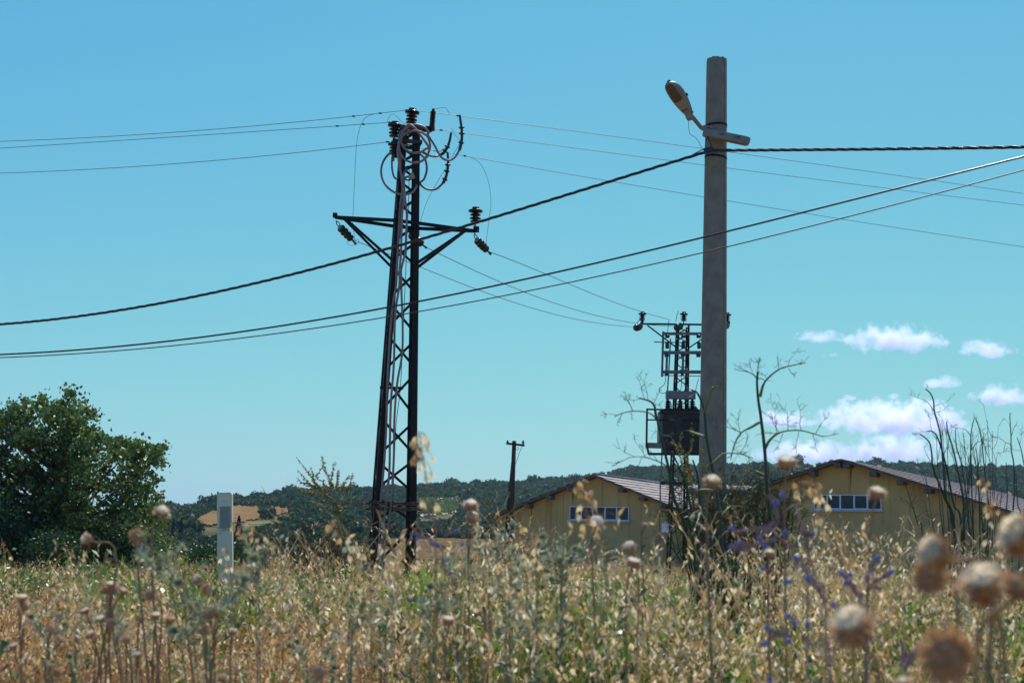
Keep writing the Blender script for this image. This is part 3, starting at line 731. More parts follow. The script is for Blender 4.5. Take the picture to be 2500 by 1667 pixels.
nb = MB(); nb.box(A1(705, 600, 32.5), (.018, 0, -.045), (0, .01, 0), (.05, 0, .03)); nb.box(A1(714, 592, 32.49), (.03, 0, -.07), (0, .008, 0), (.03, 0, .02)); obj('number_plate', nb, 'cap', tower)

# three power cables that loop at the head and run down the tower
def arc(cx, cy, rx, ry, a0, a1, Y0, Y1, n=22):
    return [A1(cx+rx*math.cos(math.radians(a0+(a1-a0)*k/n)), cy+ry*math.sin(math.radians(a0+(a1-a0)*k/n)), Y0+(Y1-Y0)*k/n) for k in range(n+1)]
CY_ = TY-.52
def down(L, dy=0): return [at(*c2(*p), CY_+dy) for p in L]
def cable(label, head, low, shed_pts, top_pts, rad=.027):
    pts = catmull(head, 5)+catmull(low, 6)
    g0 = ground_at(px(low[-1])[0]-4, CY_); t = thing('power_cable', label, 'cable', g0, 'cables on the lattice pylon')
    pts.append(Vector((g0.x, g0.y, g0.z-.05)))
    mb = MB(); mb.tube(pts, rad, 8); obj('sheath', mb, 'sheath', t, smooth=True)
    mb = MB(); tpn = catmull(top_pts, 4); mb.tube(tpn, [.028+.012*k/len(tpn) for k in range(len(tpn))], 8); o = obj('termination', mb, 'black_rubber', t)
    for s in shed_pts:
        p = A1(*s, 33.3); dr_ = (Vector(top_pts[-1])-Vector(top_pts[0])).normalized()
        # local direction of the sleeve
        i = min(range(len(tpn)), key=lambda k: (tpn[k]-p).length); dd_ = tpn[min(i+1, len(tpn)-1)]-tpn[max(0, i-1)]
        mb = MB(); mb.lathe(p-dd_.normalized()*.03, dd_, [(.03, 0), (.072, .02), (.078, .03), (.04, .055), (.03, .06)], 12); obj('rain_shed', mb, 'black_rubber', o, smooth=True)
    return t
lo1 = down([(248, 20), (244, 100), (222, 250), (205, 500), (199, 650), (195, 800), (184, 1000), (161, 1250), (154, 1420)])
lo2 = down([(262, 20), (261, 100), (240, 250), (233, 500), (218, 700), (213, 900), (210, 1050), (194, 1200), (170, 1420)], -.05)
lo3 = down([(270, 20), (272, 130), (278, 300), (275, 450), (250, 600), (236, 780), (232, 1000), (214, 1250), (184, 1420)], -.02)
cable('grey cable whose end hangs highest right of the pylon head, looped at the top',
      [A1(1070, 400, 33.3), A1(1035, 455, 33.2), A1(985, 476, 33.1), A1(930, 450, 33), A1(880, 360, 32.9), A1(830, 280, 32.7)]+arc(735, 312, 112, 108, -25, -330, 32.6, 32.35)+[A1(700, 205, 32.4), A1(640, 265, 32.35), A1(602, 380, 32.3), A1(606, 480, 32.35), A1(628, 600, 32.4), A1(636, 700, 32.45), A1(622, 800, 32.45), A1(612, 950, 32.45), A1(600, 1180, 32.45)], lo1,
      [(1088, 226), (1090, 272), (1084, 342)], [A1(1073, 130, 33.3), A1(1082, 190, 33.3), A1(1090, 250, 33.3), A1(1088, 330, 33.3), A1(1072, 398, 33.3)])
cable('grey cable with the middle end, its loop hanging in front of the pylon head',
      [A1(915, 440, 33.3), A1(880, 447, 33.1), A1(830, 435, 32.9), A1(790, 415, 32.7)]+arc(728, 372, 121, 122, 30, 300, 32.4, 32.3)+[A1(830, 300, 32.4), A1(846, 380, 32.5), A1(800, 470, 32.8), A1(700, 520, 33), A1(655, 560, 32.6), A1(640, 640, 32.5), A1(648, 760, 32.4), A1(632, 900, 32.4), A1(625, 1180, 32.4)], lo2,
      [(978, 372), (958, 404)], [A1(1008, 265, 33.3), A1(998, 320, 33.3), A1(982, 370, 33.3), A1(955, 415, 33.3), A1(918, 440, 33.3)])
cable('grey cable with the lowest end, in the wide loop round the pylon',
      [A1(945, 650, 33.3), A1(900, 692, 33.3), A1(850, 702, 33.25), A1(800, 685, 33.25), A1(770, 650, 33.25)]+[A1(800, 620, 33.3), A1(820, 560, 33.35), A1(818, 500, 33.4), A1(795, 450, 33.4)]+arc(650, 560, 178, 178, -40, -275, 33.4, 32.5, 26)[3:]+[A1(720, 712, 32.6), A1(750, 640, 32.9), A1(700, 605, 32.9), A1(650, 620, 32.5), A1(655, 760, 32.43), A1(668, 900, 32.43), A1(657, 1180, 32.43)], lo3,
      [(982, 512), (974, 560), (960, 622)], [A1(980, 415, 33.3), A1(985, 480, 33.3), A1(980, 550, 33.3), A1(966, 610, 33.3), A1(946, 650, 33.3)])
# smaller hoops of spare cable tied to the head
t = thing('cable_coil', 'small coil of spare grey cable tied inside the pylon head', 'cable', A1(600, 500, 33))
mb = MB(); mb.tube(arc(588, 500, 34, 118, -60, 290, 32.6, 33.2, 24), .024, 7); mb.tube(arc(680, 575, 40, 52, 0, 340, 33.1, 33.0, 18), .024, 7); mb.tube(arc(655, 300, 46, 62, 60, 330, 32.5, 32.6, 14), .026, 7); obj('coil', mb, 'sheath', t, smooth=True)
# ------------------------------------------------------------------ wires
def wire(label, pts, r, name='wire', cat='wire', ms='conductor', group=None, n=6, knots=()):
    o_ = Vector(pts[0]); mb = MB(); mb.tube(pts, r, n)
    for k in knots:
        i = min(range(len(pts)), key=lambda j: abs(px(pts[j])[0]-k)); mb.ball(pts[i], .03, 0, (1.6, .8, .8))
    o = obj(name, mb, ms, None, o_, smooth=True); tag(o, label, cat, group); return o
def Q(*L): return [q(*p) for p in L]
WR = .0068
for lab, Lp, Rp, Yt, kn in (
    ('thin line wire over the topmost insulator of the lattice pylon', Q((0, 326), (340, 306), (680, 283), (850, 265), (935, 251)), Q((935, 251), (1000, 258), (1060, 268), (1300, 301), (1616, 340), (2000, 395), (2352, 445)), 33.05, (860, 900, 960, 985, 1035, 1080, 1105)),
    ('thin line wire over the second insulator, middle of the three crossing the sky', Q((0, 341), (500, 308), (800, 289), (895, 281)), Q((895, 281), (1000, 297), (1065, 310), (1616, 378), (2000, 428), (2352, 472)), 32.85, (915, 935, 850, 1070)),
    ('lowest of the three thin line wires crossing behind the concrete pole', Q((0, 398), (430, 375), (700, 348), (890, 327)), Q((890, 327), (1040, 352), (1085, 363), (1400, 415), (1616, 455), (2000, 512), (2352, 568)), 32.6, (915, 1110, 1145, 1160))):
    a = poly3(Lp, 37, Yt, 30, 2, (900, 0)); b = poly3(Rp, Yt, 45, 40, 2, (0, 900))
    wire(lab, a+b[1:], WR, knots=kn, group='line wires over the pylon')
def loosewire(label, L, Y, r=.005): return wire(label, catmull([A1(*p, Y) if not isinstance(p, Vector) else p for p in L], 6), r, 'jumper_wire', 'wire')
loosewire('thin jumper wire hanging left of the pylon down to the left insulator', [(420, 122), (360, 145), (320, 200), (290, 310), (277, 450), (268, 650), (258, 860), (255, 960), (268, 1060), (262, 1085)], 32.95)
loosewire('thin jumper wire looping down right of the pylon to the right insulator', [(1160, 455), (1220, 490), (1270, 570), (1300, 670), (1312, 790), (1302, 910), (1285, 1030), (1276, 1120), (1290, 1172)], 33.5)
loosewire('thin jumper wire slanting from the cable ends to the middle insulator', [(1085, 330), (1040, 405), (970, 530), (880, 680), (820, 800), (780, 920), (768, 1000), (768, 1060), (790, 1122)], 33.6)
loosewire('short curl of wire arching over the left top insulator', [(520, 178), (535, 140), (560, 122), (590, 140), (625, 178), (660, 200)], 32.8)
loosewire('short wire from the top of the surge arrester to the line', [(872, 85), (915, 78), (960, 72), (980, 95), (1000, 122)], 33.1)
loosewire('short wire from the line to the highest cable end', [(1012, 232), (1030, 270), (1060, 305), (1078, 335)], 33.3)
loosewire('short wire from the middle cable end back to the pylon', [(975, 368), (945, 395), (900, 410), (850, 395)], 33.2)
loosewire('thin earth wire strung down the inside of the lattice pylon', [(688, 520), (682, 800), (672, 1000), (662, 1300), (650, 1560)]+[at(*c2(x, y), 33) for x, y in ((268, 600), (245, 800), (236, 1000), (226, 1250))], 33, .009)
loosewire('small drooping wire loop under the left strain insulator', [(265, 1080), (300, 1085), (300, 1105), (270, 1125), (235, 1125), (213, 1112), (215, 1098)], 33.1)
for lab, L in (('thin wire from the left pylon insulator down to the transformer pylon', [c1(262, 1085), q(905, 590), q(1000, 626), q(1150, 685), q(1300, 728), q(1453, 750), c3(180, 246)]),
               ('thin wire from the middle pylon insulator down to the transformer pylon', [c1(795, 1130), q(1100, 626), q(1250, 688), q(1400, 731), q(1455, 742), c3(470, 240)]),
               ('thin wire from the right pylon insulator to the first transformer insulator', [c1(1290, 1172), q(1250, 628), q(1400, 690), q(1475, 717), c3(212, 128), c3(420, 188)])):
    wire(lab, poly3(L, 33.2, 55, 36, 3), .0085, group='wires to the transformer pylon')
# the two single cables that pass in front of everything
wire('black single cable sweeping up to the right in front of the concrete pole', poly3(Q((0, 814), (300, 792), (600, 757), (905, 705), (1200, 640), (1400, 596), (1616, 545), (1900, 475), (2150, 413), (2352, 358)), 14.5, 12, 60, 3, (900, 700)), .0088, 'cable', 'cable', 'black_rubber')
wire('thin reddish cable just below the black cable sweeping up right', poly3(Q((0, 821), (300, 803), (600, 770), (905, 728), (1200, 670), (1400, 628), (1616, 578), (1900, 510), (2150, 450), (2352, 388)), 14.7, 12.2, 60, 3, (900, 700)), .0058, 'cable', 'cable', 'redbrown')
# the twisted bundle
def twisted(pts, mb, R, r, pitch, ph=0):
    L = 0; st = [[] for _ in range(3)]; fine = []
    for a, b in zip(pts, pts[1:]):
        n = max(2, int((b-a).length/(pitch/9)))
        for k in range(n): fine.append(a.lerp(b, k/n))
    fine.append(pts[-1])
    for i, p in enumerate(fine):
        if i: L += (p-fine[i-1]).length
        t = (fine[min(i+1, len(fine)-1)]-fine[max(0, i-1)]).normalized(); u, v = perp(t)
        for s in range(3):
            a = ph+L/pitch*2*math.pi+s*2.094; st[s].append(p+u*math.cos(a)*R+v*math.sin(a)*R)
    for s in st: mb.tube(s, r, 6)
mb = MB(); hook = at(*q(1640, 349), 19.72)
Lq = Q((0, 747), (300, 703), (600, 650), (905, 570), (1090, 515), (1300, 445), (1480, 389), (1610, 353), (1640, 347))
Rq = Q((1640, 347), (1700, 344), (2000, 343.5), (2352, 338))
a = poly3(Lq, 25, 19.72, 40, 3, (900, 0)); b = poly3(Rq, 19.72, 16.5, 24, 2, (0, 800))
twisted(a, mb, .012, .0125, .62); twisted(b, mb, .0115, .0125, .55)
o = obj('twisted_cable', mb, 'black_rubber', None, hook, smooth=True); tag(o, 'thick black twisted cable bundle clamped to the concrete pole', 'cable')
# ------------------------------------------------------------------ concrete pole with lamp
PY = 20.0
pb = ground_at(1736, PY); pt = at(1749.8, 146, PY)
Hp = pt.z-pb.z; axp = (pt-pb).normalized()
pole = thing('concrete_pole', 'tapered grey concrete utility pole carrying a street lamp', 'pole', pb)
r0, r1 = 36.5/F*PY, 25.6/F*PY
mb = MB(); prof = [(r0*1.005, -.3)]+[(r0+(r1-r0)*k/30, Hp*k/30) for k in range(30)]+[(r1, Hp-.03), (r1*.97, Hp-.008), (r1*.9, Hp)]
mb.lathe(pb, axp, prof, 40); shaft = obj('shaft', mb, 'concrete', pole, smooth=False)
for p in shaft.data.polygons: p.use_smooth = len(p.vertices) == 4
mb = MB()                                             # casting seam on the right front
for k in range(24):
    t0, t1 = k/24, (k+1)/24-.002
    f0, f1 = (r0+(r1-r0)*t for t in (t0, t1)); an = math.radians(-48)
    dv = Vector((math.cos(an), math.sin(an), 0)); w_ = Vector((math.sin(-an), math.cos(an), 0))
    mb.bar(pb+axp*Hp*t0+dv*(f0-.001+rnd.uniform(-.001, .001)), pb+axp*Hp*t1+dv*(f1-.001), .008, .008, dv)
obj('casting_seam', mb, 'concrete_edge', shaft)
mb = MB()
for k in range(16):                                   # chipped rim
    a = k*.39+rnd.random()*.3; dv = Vector((math.cos(a), math.sin(a), 0)); mb.ball(pt+dv*(r1*.9)-axp*.004, rnd.uniform(.008, .02), 0, (1.2, 1.2, .7))
obj('chipped_rim', mb, 'concrete', shaft)
def A4(x, y, Y=PY): return at(*c4(x, y), Y)
def ring(mb, z, rr, h, tilt=0.0, tk=.006):
    p = pb+axp*z; a_ = (axp+Vector((tilt, 0, 0))).normalized()
    mb.lathe(p, a_, [(rr, -h/2), (rr+tk, -h/2), (rr+tk, h/2), (rr, h/2)], 28)
zb = (A4(860, 1035).z-pb.z); rb = r0+(r1-r0)*zb/Hp
mb = MB(); ring(mb, zb+.06, rb+.001, .03, -.06); ring(mb, zb-.42, rb+.002, .03, .10)
obj('band', mb, 'steel', pole, smooth=False)
lampt = thing('street_lamp', 'grey street lamp head on a bent arm, tilted up left of the concrete pole', 'street lamp', A4(735, 1010, 19.85))
mb = MB(); armp = [A4(830, 1012, 19.78), A4(745, 1000, 19.85), A4(690, 1015, 19.88)]
mb.bar(armp[0], armp[1], .05, .05); mb.bar(armp[1], armp[2], .06, .055)
mb.tube([A4(693, 1012, 19.88), A4(620, 920, 19.82), A4(545, 832, 19.78)], [.029, .031, .033], 10); obj('arm', mb, 'lamp_grey', lampt)
mb = MB(); mb.tube([A4(556, 912, 19.79), A4(545, 880, 19.78), A4(515, 815, 19.76)], [.035, .055, .05], 10); obj('neck', mb, 'lamp_grey', lampt)
# lamp head in its own frame
s0 = A4(535, 842, 19.77); sx = 29.5/F*19.8
cx_ = RM @ Vector((1, 0, 0)); cy_ = RM @ Vector((0, 1, 0)); cz_ = RM @ Vector((0, 0, 1))   # picture right, up, toward the camera
uA = (cx_*-.575+cy_*.79+cz_*.20).normalized()
e1 = (cx_*.79+cy_*.575); e1 = (e1-uA*e1.dot(uA)).normalized(); e2 = uA.cross(e1); e2 = e2 if e2.dot(cz_) > 0 else -e2
nT = (e1*.80-e2*.60).normalized(); wA = uA.cross(nT).normalized()
Lh = .565
prof_w = [(0, .055), (.06, .075), (.2, .105), (.4, .135), (.6, .145), (.78, .135), (.9, .105), (.97, .065), (1.0, .02)]
def lw_(t): return float(np.interp(t, [p[0] for p in prof_w], [p[1] for p in prof_w]))*.86
def lh_(t): return float(np.interp(t, [0, .1, .35, .6, .8, .92, 1], [.062, .085, .11, .125, .115, .08, .015]))
mb = MB(); rings = []; NR = 26; NS = 20
for i in range(NR+1):
    t = i/NR; ring_ = []
    for k in range(NS):
        a = 2*math.pi*k/NS; ca, sa = math.cos(a), math.sin(a)
        ex = abs(ca)**.6*(1 if ca > 0 else -1); ez = (abs(sa)**.75*(1 if sa > 0 else -1))
        hgt = lh_(t) if ez > 0 else .016
        ring_.append(s0+uA*(t*Lh)+wA*(ex*lw_(t))+nT*(ez*hgt))
    rings.append(ring_)
vs = [p for r_ in rings for p in r_]
fs = [(i*NS+k, i*NS+(k+1) % NS, (i+1)*NS+(k+1) % NS, (i+1)*NS+k) for i in range(NR) for k in range(NS)]
fs += [tuple(range(NS-1, -1, -1)), tuple(NR*NS+k for k in range(NS))]
mb.add(vs, fs); hous = obj('housing', mb, 'lamp_grey', lampt, smooth=True)
def flatpart(tw, drop, n=20):
    out = []
    for side in (1, -1):
        for (t, wv) in (tw if side == 1 else tw[::-1]): out.append(s0+uA*(t*Lh)+wA*(side*wv)-nT*drop)
    return out
ub = [(t, lw_(t)*.90) for t in np.linspace(.02, .975, 18)]
mb = MB(); a_ = flatpart(ub, .0175); b_ = flatpart(ub, .012); n_ = len(a_)
mb.add(a_+b_, [tuple(range(n_))]+[(i, (i+1) % n_, n_+(i+1) % n_, n_+i) for i in range(n_)]); obj('underside', mb, 'lamp_under', lampt)
gl = [(t, min(lw_(t)*.76, .11)) for t in np.linspace(.44, .955, 14)]; gl[-1] = (.955, .035); gl[0] = (.44, .052)
fr2 = [(t, w_+.012) for t, w_ in gl]; fr2[0] = (.425, .064); fr2[-1] = (.968, .045)
mb = MB(); a_ = flatpart(fr2, .023); b_ = flatpart(fr2, .0165); mb.add(a_+b_, [tuple(range(n_:=len(a_)))]+[(i, (i+1) % n_, n_+(i+1) % n_, n_+i) for i in range(n_)]); obj('lens_rim', mb, 'lamp_grey', lampt)
mb = MB(); ce = s0+uA*(.70*Lh)-nT*.028; a_ = flatpart(gl, .0235)
inner = [p.lerp(ce, .45)-nT*.010 for p in a_]; n_ = len(a_)
mb.add(a_+inner+[ce-nT*.008], [(i, (i+1) % n_, n_+(i+1) % n_, n_+i) for i in range(n_)]+[(n_+i, n_+(i+1) % n_, 2*n_) for i in range(n_)]); obj('lens', mb, 'lamp_glass', lampt, smooth=True)
mb = MB(); mb.box(s0+uA*(Lh*.97)+nT*.035, wA*.018, uA*.03, nT*.018); mb.box(s0+uA*(Lh*.47)+nT*.075-wA*lw_(.47)*.96, wA*.008, uA*.02, nT*.012); mb.box(s0+uA*.005+nT*.07, wA*.02, uA*.02, nT*.02); obj('latch', mb, 'steel', lampt)
def text(parent, s, p, xdir, ydir, size, m='marking'):
    cu = bpy.data.curves.new('marking', 'FONT'); cu.body = s; cu.size = size; cu.align_x = 'CENTER'; cu.align_y = 'CENTER'; cu.extrude = .0008; cu.offset = .0012
    dg = bpy.data.objects.new('tmp', cu); me = bpy.data.meshes.new_from_object(dg)
    bpy.data.objects.remove(dg)
    x = Vector(xdir).normalized(); y = Vector(ydir).normalized(); zz = x.cross(y)
    me.materials.clear(); me.materials.append(M[m]); off = WL[parent.name]
    for v in me.vertices: c = v.co; v.co = Vector(p)+x*c.x+y*c.y+zz*c.z-off
    return link_mesh('marking', me, parent)
xd = wA if wA.dot(cx_) > 0 else -wA
text(lampt, '100 W', s0+uA*(.165*Lh)-nT*.0195, xd, (-nT).cross(xd), .042)
mb = MB(); mb.box(s0+uA*(.30*Lh)-nT*.0185, xd*.04, uA*.0025, nT*.0015); obj('marking', mb, 'marking', lampt)
# lamp wire
wire('thin supply wire drooping from the lamp neck to the twisted cable', catmull([A4(528, 905, 19.78), A4(530, 980, 19.78), A4(538, 1060, 19.78), A4(565, 1100, 19.77), A4(620, 1132, 19.76), A4(662, 1190, 19.75), A4(690, 1250, 19.74), A4(722, 1282, 19.73)], 6), .0035, 'lamp_wire', 'wire', 'black_rubber')
# crossways bracket in front of the shaft
b0, b1 = A4(712, 1060, 19.72), A4(1308, 1186, 19.72)
u_ = (b1-b0).normalized(); f_ = Vector((0, -1, 0)); f_ = (f_-u_*f_.dot(u_)).normalized(); v_ = u_.cross(f_); v_ = v_ if v_.z > 0 else -v_
brk = thing('pole_bracket', 'grey box shaped bracket strapped across the concrete pole below its lamp', 'bracket', b0.lerp(b1, .3))
mb = MB(); n_ = 16; hw, hh, dp = .0, .058, .10; sec = []
Lb = (b1-b0).length; outline = []
for k in range(n_):                                  # rounded ends seen from the front
    a = 2*math.pi*k/n_; cc = (Lb-.045 if math.cos(a) > 0 else .045)
    outline.append((cc+.045*math.copysign(abs(math.cos(a))**.7, math.cos(a)), hh*math.copysign(abs(math.sin(a))**.55, math.sin(a))))
for dep, sc2 in ((-.05, .97), (-.042, 1.0), (.045, 1.0), (.05, .97)):
    sec.append([b0+u_*(Lb/2+(x-Lb/2)*sc2)+v_*(y*sc2)+f_*dep for x, y in outline])
vs = [p for s in sec for p in s]; mb.add(vs, [(i*n_+k, i*n_+(k+1) % n_, (i+1)*n_+(k+1) % n_, (i+1)*n_+k) for i in range(3) for k in range(n_)]+[tuple(range(n_)), tuple(3*n_+k for k in range(n_))])
bro = obj('box', mb, 'arm_grey', brk)
mb = MB(); mb.box(b0.lerp(b1, .5)-v_*(hh+.0015)-f_*.0, u_*(Lb/2-.045), f_*.042, v_*.0012); obj('bottom_plate', mb, 'rust_paint', brk)
for tt_ in (.37, .71): 
    text(brk, '\u2022 LPE', b0.lerp(b1, tt_)+f_*.0515+v_*.012, u_, v_, .042)
mb = MB(); mb.tube([b0.lerp(b1, .02)+f_*.0-v_*.0+v_*.06, b0.lerp(b1, .1)+f_*.04+v_*.065, b0.lerp(b1, .2)+f_*.03+v_*.055], .008, 6); obj('strap', mb, 'steel', brk)
cl = thing('cable_clamp', 'black clamp and wire loop holding the twisted cable on the concrete pole', 'clamp', A4(780, 1300, 19.74))
mb = MB(); mb.box(A4(778, 1292, 19.74), (.062, 0, .012), (0, .03, 0), (0, 0, .035)); mb.box(A4(740, 1302, 19.72), (.02, 0, 0), (0, .035, 0), (0, 0, .03)); obj('clamp_body', mb, 'black_rubber', cl)
mb = MB(); mb.tube(catmull([A4(742, 1265, 19.73), A4(748, 1205, 19.72), A4(768, 1130, 19.72), A4(795, 1180, 19.72), A4(812, 1230, 19.72), A4(815, 1265, 19.73)], 6), .007, 6); obj('wire_loop', mb, 'steel', cl)
mb = MB(); mb.tube(catmull([A4(560, 1362, 19.9), A4(640, 1318, 19.8), A4(720, 1280, 19.73)], 5), .008, 6); mb.tube(catmull([A4(580, 1358, 19.9), A4(650, 1335, 19.8), A4(745, 1330, 19.73)], 5), .006, 6); obj('tie_wire', mb, 'black_rubber', cl)
# ------------------------------------------------------------------ transformer pylon
XY = 55.0
def A3(x, y, Y=XY): return at(*c3(x, y), Y)
xb = ground_at(1650.5, XY); xt = at(*c3(523, 238), XY)
tr = thing('transformer_pylon', 'distant dark lattice pylon holding a transformer beside the concrete pole', 'pylon', xb)
Ls = []; BR = MB(); hb2, ht2 = .36, .235
def frac2(yv):
    lo, hi = 0., 1.
    for _ in range(30):
        m = (lo+hi)/2
        if px(xb+(xt-xb)*m)[1] > yv: lo = m
        else: hi = m
    return lo
nod = [frac2(720+v/3.136) for v in (2080, 1880, 1690, 1530, 1390, 1250, 1130, 1010, 900, 800, 700, 610, 520, 440, 370, 300, 240)]
lattice(None, hb2, ht2, xb, xt, math.radians(3), nod, Ls, BR, .075, .042)
for mb in Ls: obj('leg', mb, 'steel', tr)
obj('bracing', BR, 'steel', tr)
mb = MB()
for dy in (-.28, .28): mb.angle(A3(205, 214, XY+dy), A3(872, 222, XY+dy), (0, 0, -1), (0, 1, 0), .075, .012)
mb.box(A3(210, 212), (.04, 0, 0), (0, .32, 0), (0, 0, .05)); mb.box(A3(868, 222), (.04, 0, 0), (0, .32, 0), (0, 0, .05))
obj('crossarm', mb, 'steel', tr)
mb = MB()
for dy in (-.25, .25): mb.bar(A3(252, 232, XY+dy), A3(482, 408, XY+dy), .05, .05); mb.bar(A3(820, 236, XY+dy), A3(570, 405, XY+dy), .05, .05)
obj('crossarm_strut', mb, 'steel', tr)
for (x, y) in ((212, 198), (530, 200), (862, 205)): pin_insulator('pin_insulator', tr, A3(x, y, XY-.25 if x == 530 else XY), .37, .165)
for (x, y) in ((180, 248), (490, 246), (845, 240)): strain_insulator(tr, A3(x+14, y-8, XY-.3), A3(x-16, y+6, XY-.85), .15, A3(x+26, y-26, XY-.2))
mb = MB()
for yv, th in ((297, .11), (441, .13), (590, .13)): mb.bar(A3(368, yv, XY-.35), A3(690, yv, XY-.35), .05, th)
mb.bar(A3(360, 615, XY-.35), A3(690, 622, XY-.35), .03, .03); mb.bar(A3(374, 280, XY-.35), A3(364, 626, XY-.35), .08, .09, (0, 1, 0)); mb.bar(A3(690, 285, XY-.35), A3(684, 626, XY-.35), .08, .09, (0, 1, 0))
obj('switch_frame', mb, 'galv', tr)
for (x, y0, y1, r_) in ((405, 305, 330, .10), (528, 308, 330, .10), (645, 305, 330, .1), (404, 360, 412, .085), (527, 352, 412, .085), (648, 360, 412, .085), (400, 450, 476, .1), (524, 450, 470, .1), (643, 450, 476, .1), (398, 600, 620, .07), (520, 600, 620, .07)):
    a_, b_ = A3(x, y1, XY-.42), A3(x, y0, XY-.42); L_ = (b_-a_).length
    mb = MB(); mb.lathe(a_, b_-a_, [(r_*.3, 0), (r_*.75, L_*.05), (r_, L_*.2), (r_*.8, L_*.35), (r_, L_*.5), (r_*.8, L_*.65), (r_, L_*.8), (r_*.6, L_*.97), (r_*.3, L_)], 10); obj('fuse_insulator', mb, 'porcelain', tr, smooth=True)
mb = MB(); mb.bar(A3(303, 360, XY-.3), A3(560, 366, XY-.3), .03, .035); obj('stay_bar', mb, 'steel', tr)
mb = MB()
mb.tube([A3(430, 335, XY-.6), A3(418, 560, XY-.6), A3(396, 890, XY-.6)], .030, 6); mb.tube([A3(402, 470, XY-.5), A3(398, 600, XY-.5)], .05, 6); mb.tube([A3(526, 470, XY-.5), A3(523, 600, XY-.5)], .05, 6)
mb.tube([A3(396, 890, XY-.6), A3(372, 1100, XY-.6), A3(352, 1420, XY-.6), ground_at(1608, XY-.6)], .028, 6); obj('switch_rod', mb, 'galv', tr)
mb = MB(); mb.box(A3(506, 767, XY-.45), (.56, 0, 0), (0, .2, 0), (0, 0, .145)); obj('cable_trough', mb, 'box_grey', tr)
mb = MB()
for pts in (((392, 620), (385, 680), (350, 710), (342, 735), (360, 750), (392, 752)), ((645, 640), (630, 690), (622, 735)), ((410, 800), (440, 850), (400, 890)), ((510, 620), (515, 680), (505, 740)), ((212, 170), (180, 205), (168, 240)), ((490, 122), (478, 160), (470, 205)), ((418, 190), (412, 240), (405, 300))):
    mb.tube(catmull([A3(*p, XY-.4) for p in pts], 5), .012, 5)
obj('jumper', mb, 'steel', tr)
# transformer: tank with cooling fins, bushings, platform
tf = thing('transformer', 'dark finned oil transformer on the platform of the distant pylon', 'transformer', A3(500, 1205, XY-.6))
u1 = (A3(640, 1000, XY)-A3(600, 1000, XY)).length/40
c0 = A3(520, 1055, XY-.62)
mb = MB(); mb.box(c0, (150*u1, 0, 0), (0, .42, 0), (0, 0, 142*u1)); 
mb.box(A3(520, 903, XY-.62), (175*u1, 0, 0), (0, .55, 0), (0, 0, 9*u1)); mb.box(A3(520, 1205, XY-.62), (150*u1, 0, 0), (0, .5, 0), (0, 0, 10*u1)); obj('tank', mb, 'tank', tf)
mb = MB()
for k in range(26):
    x_ = 385+k*10.6; mb.box(A3(x_, 1050, XY-1.13), (.014, 0, 0), (0, .10, 0), (0, 0, 128*u1))
obj('cooling_fins', mb, 'tank', tf)
mb = MB(); mb.box(A3(350, 1022, XY-.62), (14*u1, 0, 0), (0, .4, 0), (0, 0, 105*u1)); obj('side_radiator', mb, 'galv', tf)
for x_ in (412, 505, 598):
    mb = MB(); a_, b_ = A3(x_, 885, XY-.62), A3(x_-2, 797, XY-.62); L_ = (b_-a_).length; pr = [(.05, 0)]
    for k in range(4): pr += [(.06, L_*(.08+k*.2)), (.15-.012*k, L_*(.14+k*.2)), (.15-.012*k, L_*(.19+k*.2)), (.06, L_*(.25+k*.2))]
    pr += [(.04, L_*.95), (.03, L_)]; mb.lathe(a_, b_-a_, pr, 12); obj('bushing', mb, 'porcelain', tf, smooth=True)
mb = MB()
for x_, h_ in ((445, 12), (555, 14), (575, 22), (620, 26), (630, 18)): mb.tube([A3(x_, 892, XY-.8), A3(x_, 892-h_*1.4, XY-.8)], .06, 8)
obj('terminal', mb, 'tank', tf)
pf = MB()
for Yp in (XY-1.25, XY+.35):
    pf.bar(A3(252, 875, Yp), A3(690, 882, Yp), .06, .06); pf.bar(A3(250, 872, Yp), A3(246, 1135, Yp), .07, .07, (0, 1, 0)); pf.bar(A3(246, 1135, Yp), A3(262, 1218, Yp), .07, .07, (0, 1, 0))
    pf.bar(A3(262, 1216, Yp), A3(690, 1218, Yp), .08, .09); pf.bar(A3(255, 955, Yp), A3(690, 960, Yp), .05, .05); pf.bar(A3(310, 872, Yp), A3(318, 955, Yp), .07, .07, (0, 1, 0))
for (x, y) in ((252, 873), (255, 955), (262, 1217), (400, 1217), (560, 1218)): pf.bar(A3(x, y, XY-1.25), A3(x, y, XY+.35), .06, .06)
obj('platform', pf, 'steel', tr)
mb = MB(); mb.box(A3(310, 1152, XY-.9), (66*u1, 0, 0), (0, .35, 0), (0, 0, 16*u1)); obj('platform_tray', mb, 'galv', tr)
mb = MB(); mb.box(at(1624, 1288, XY-.5), (.125, 0, 0), (0, .09, 0), (0, 0, .17)); obj('meter_box', mb, 'window_white', tr)
# climbing guard plates low on the legs
mb = MB(); mb.bar(A3(345, 1440, XY-.5), A3(600, 1446, XY-.5), .08, .12); obj('climbing_guard', mb, 'steel', tr)
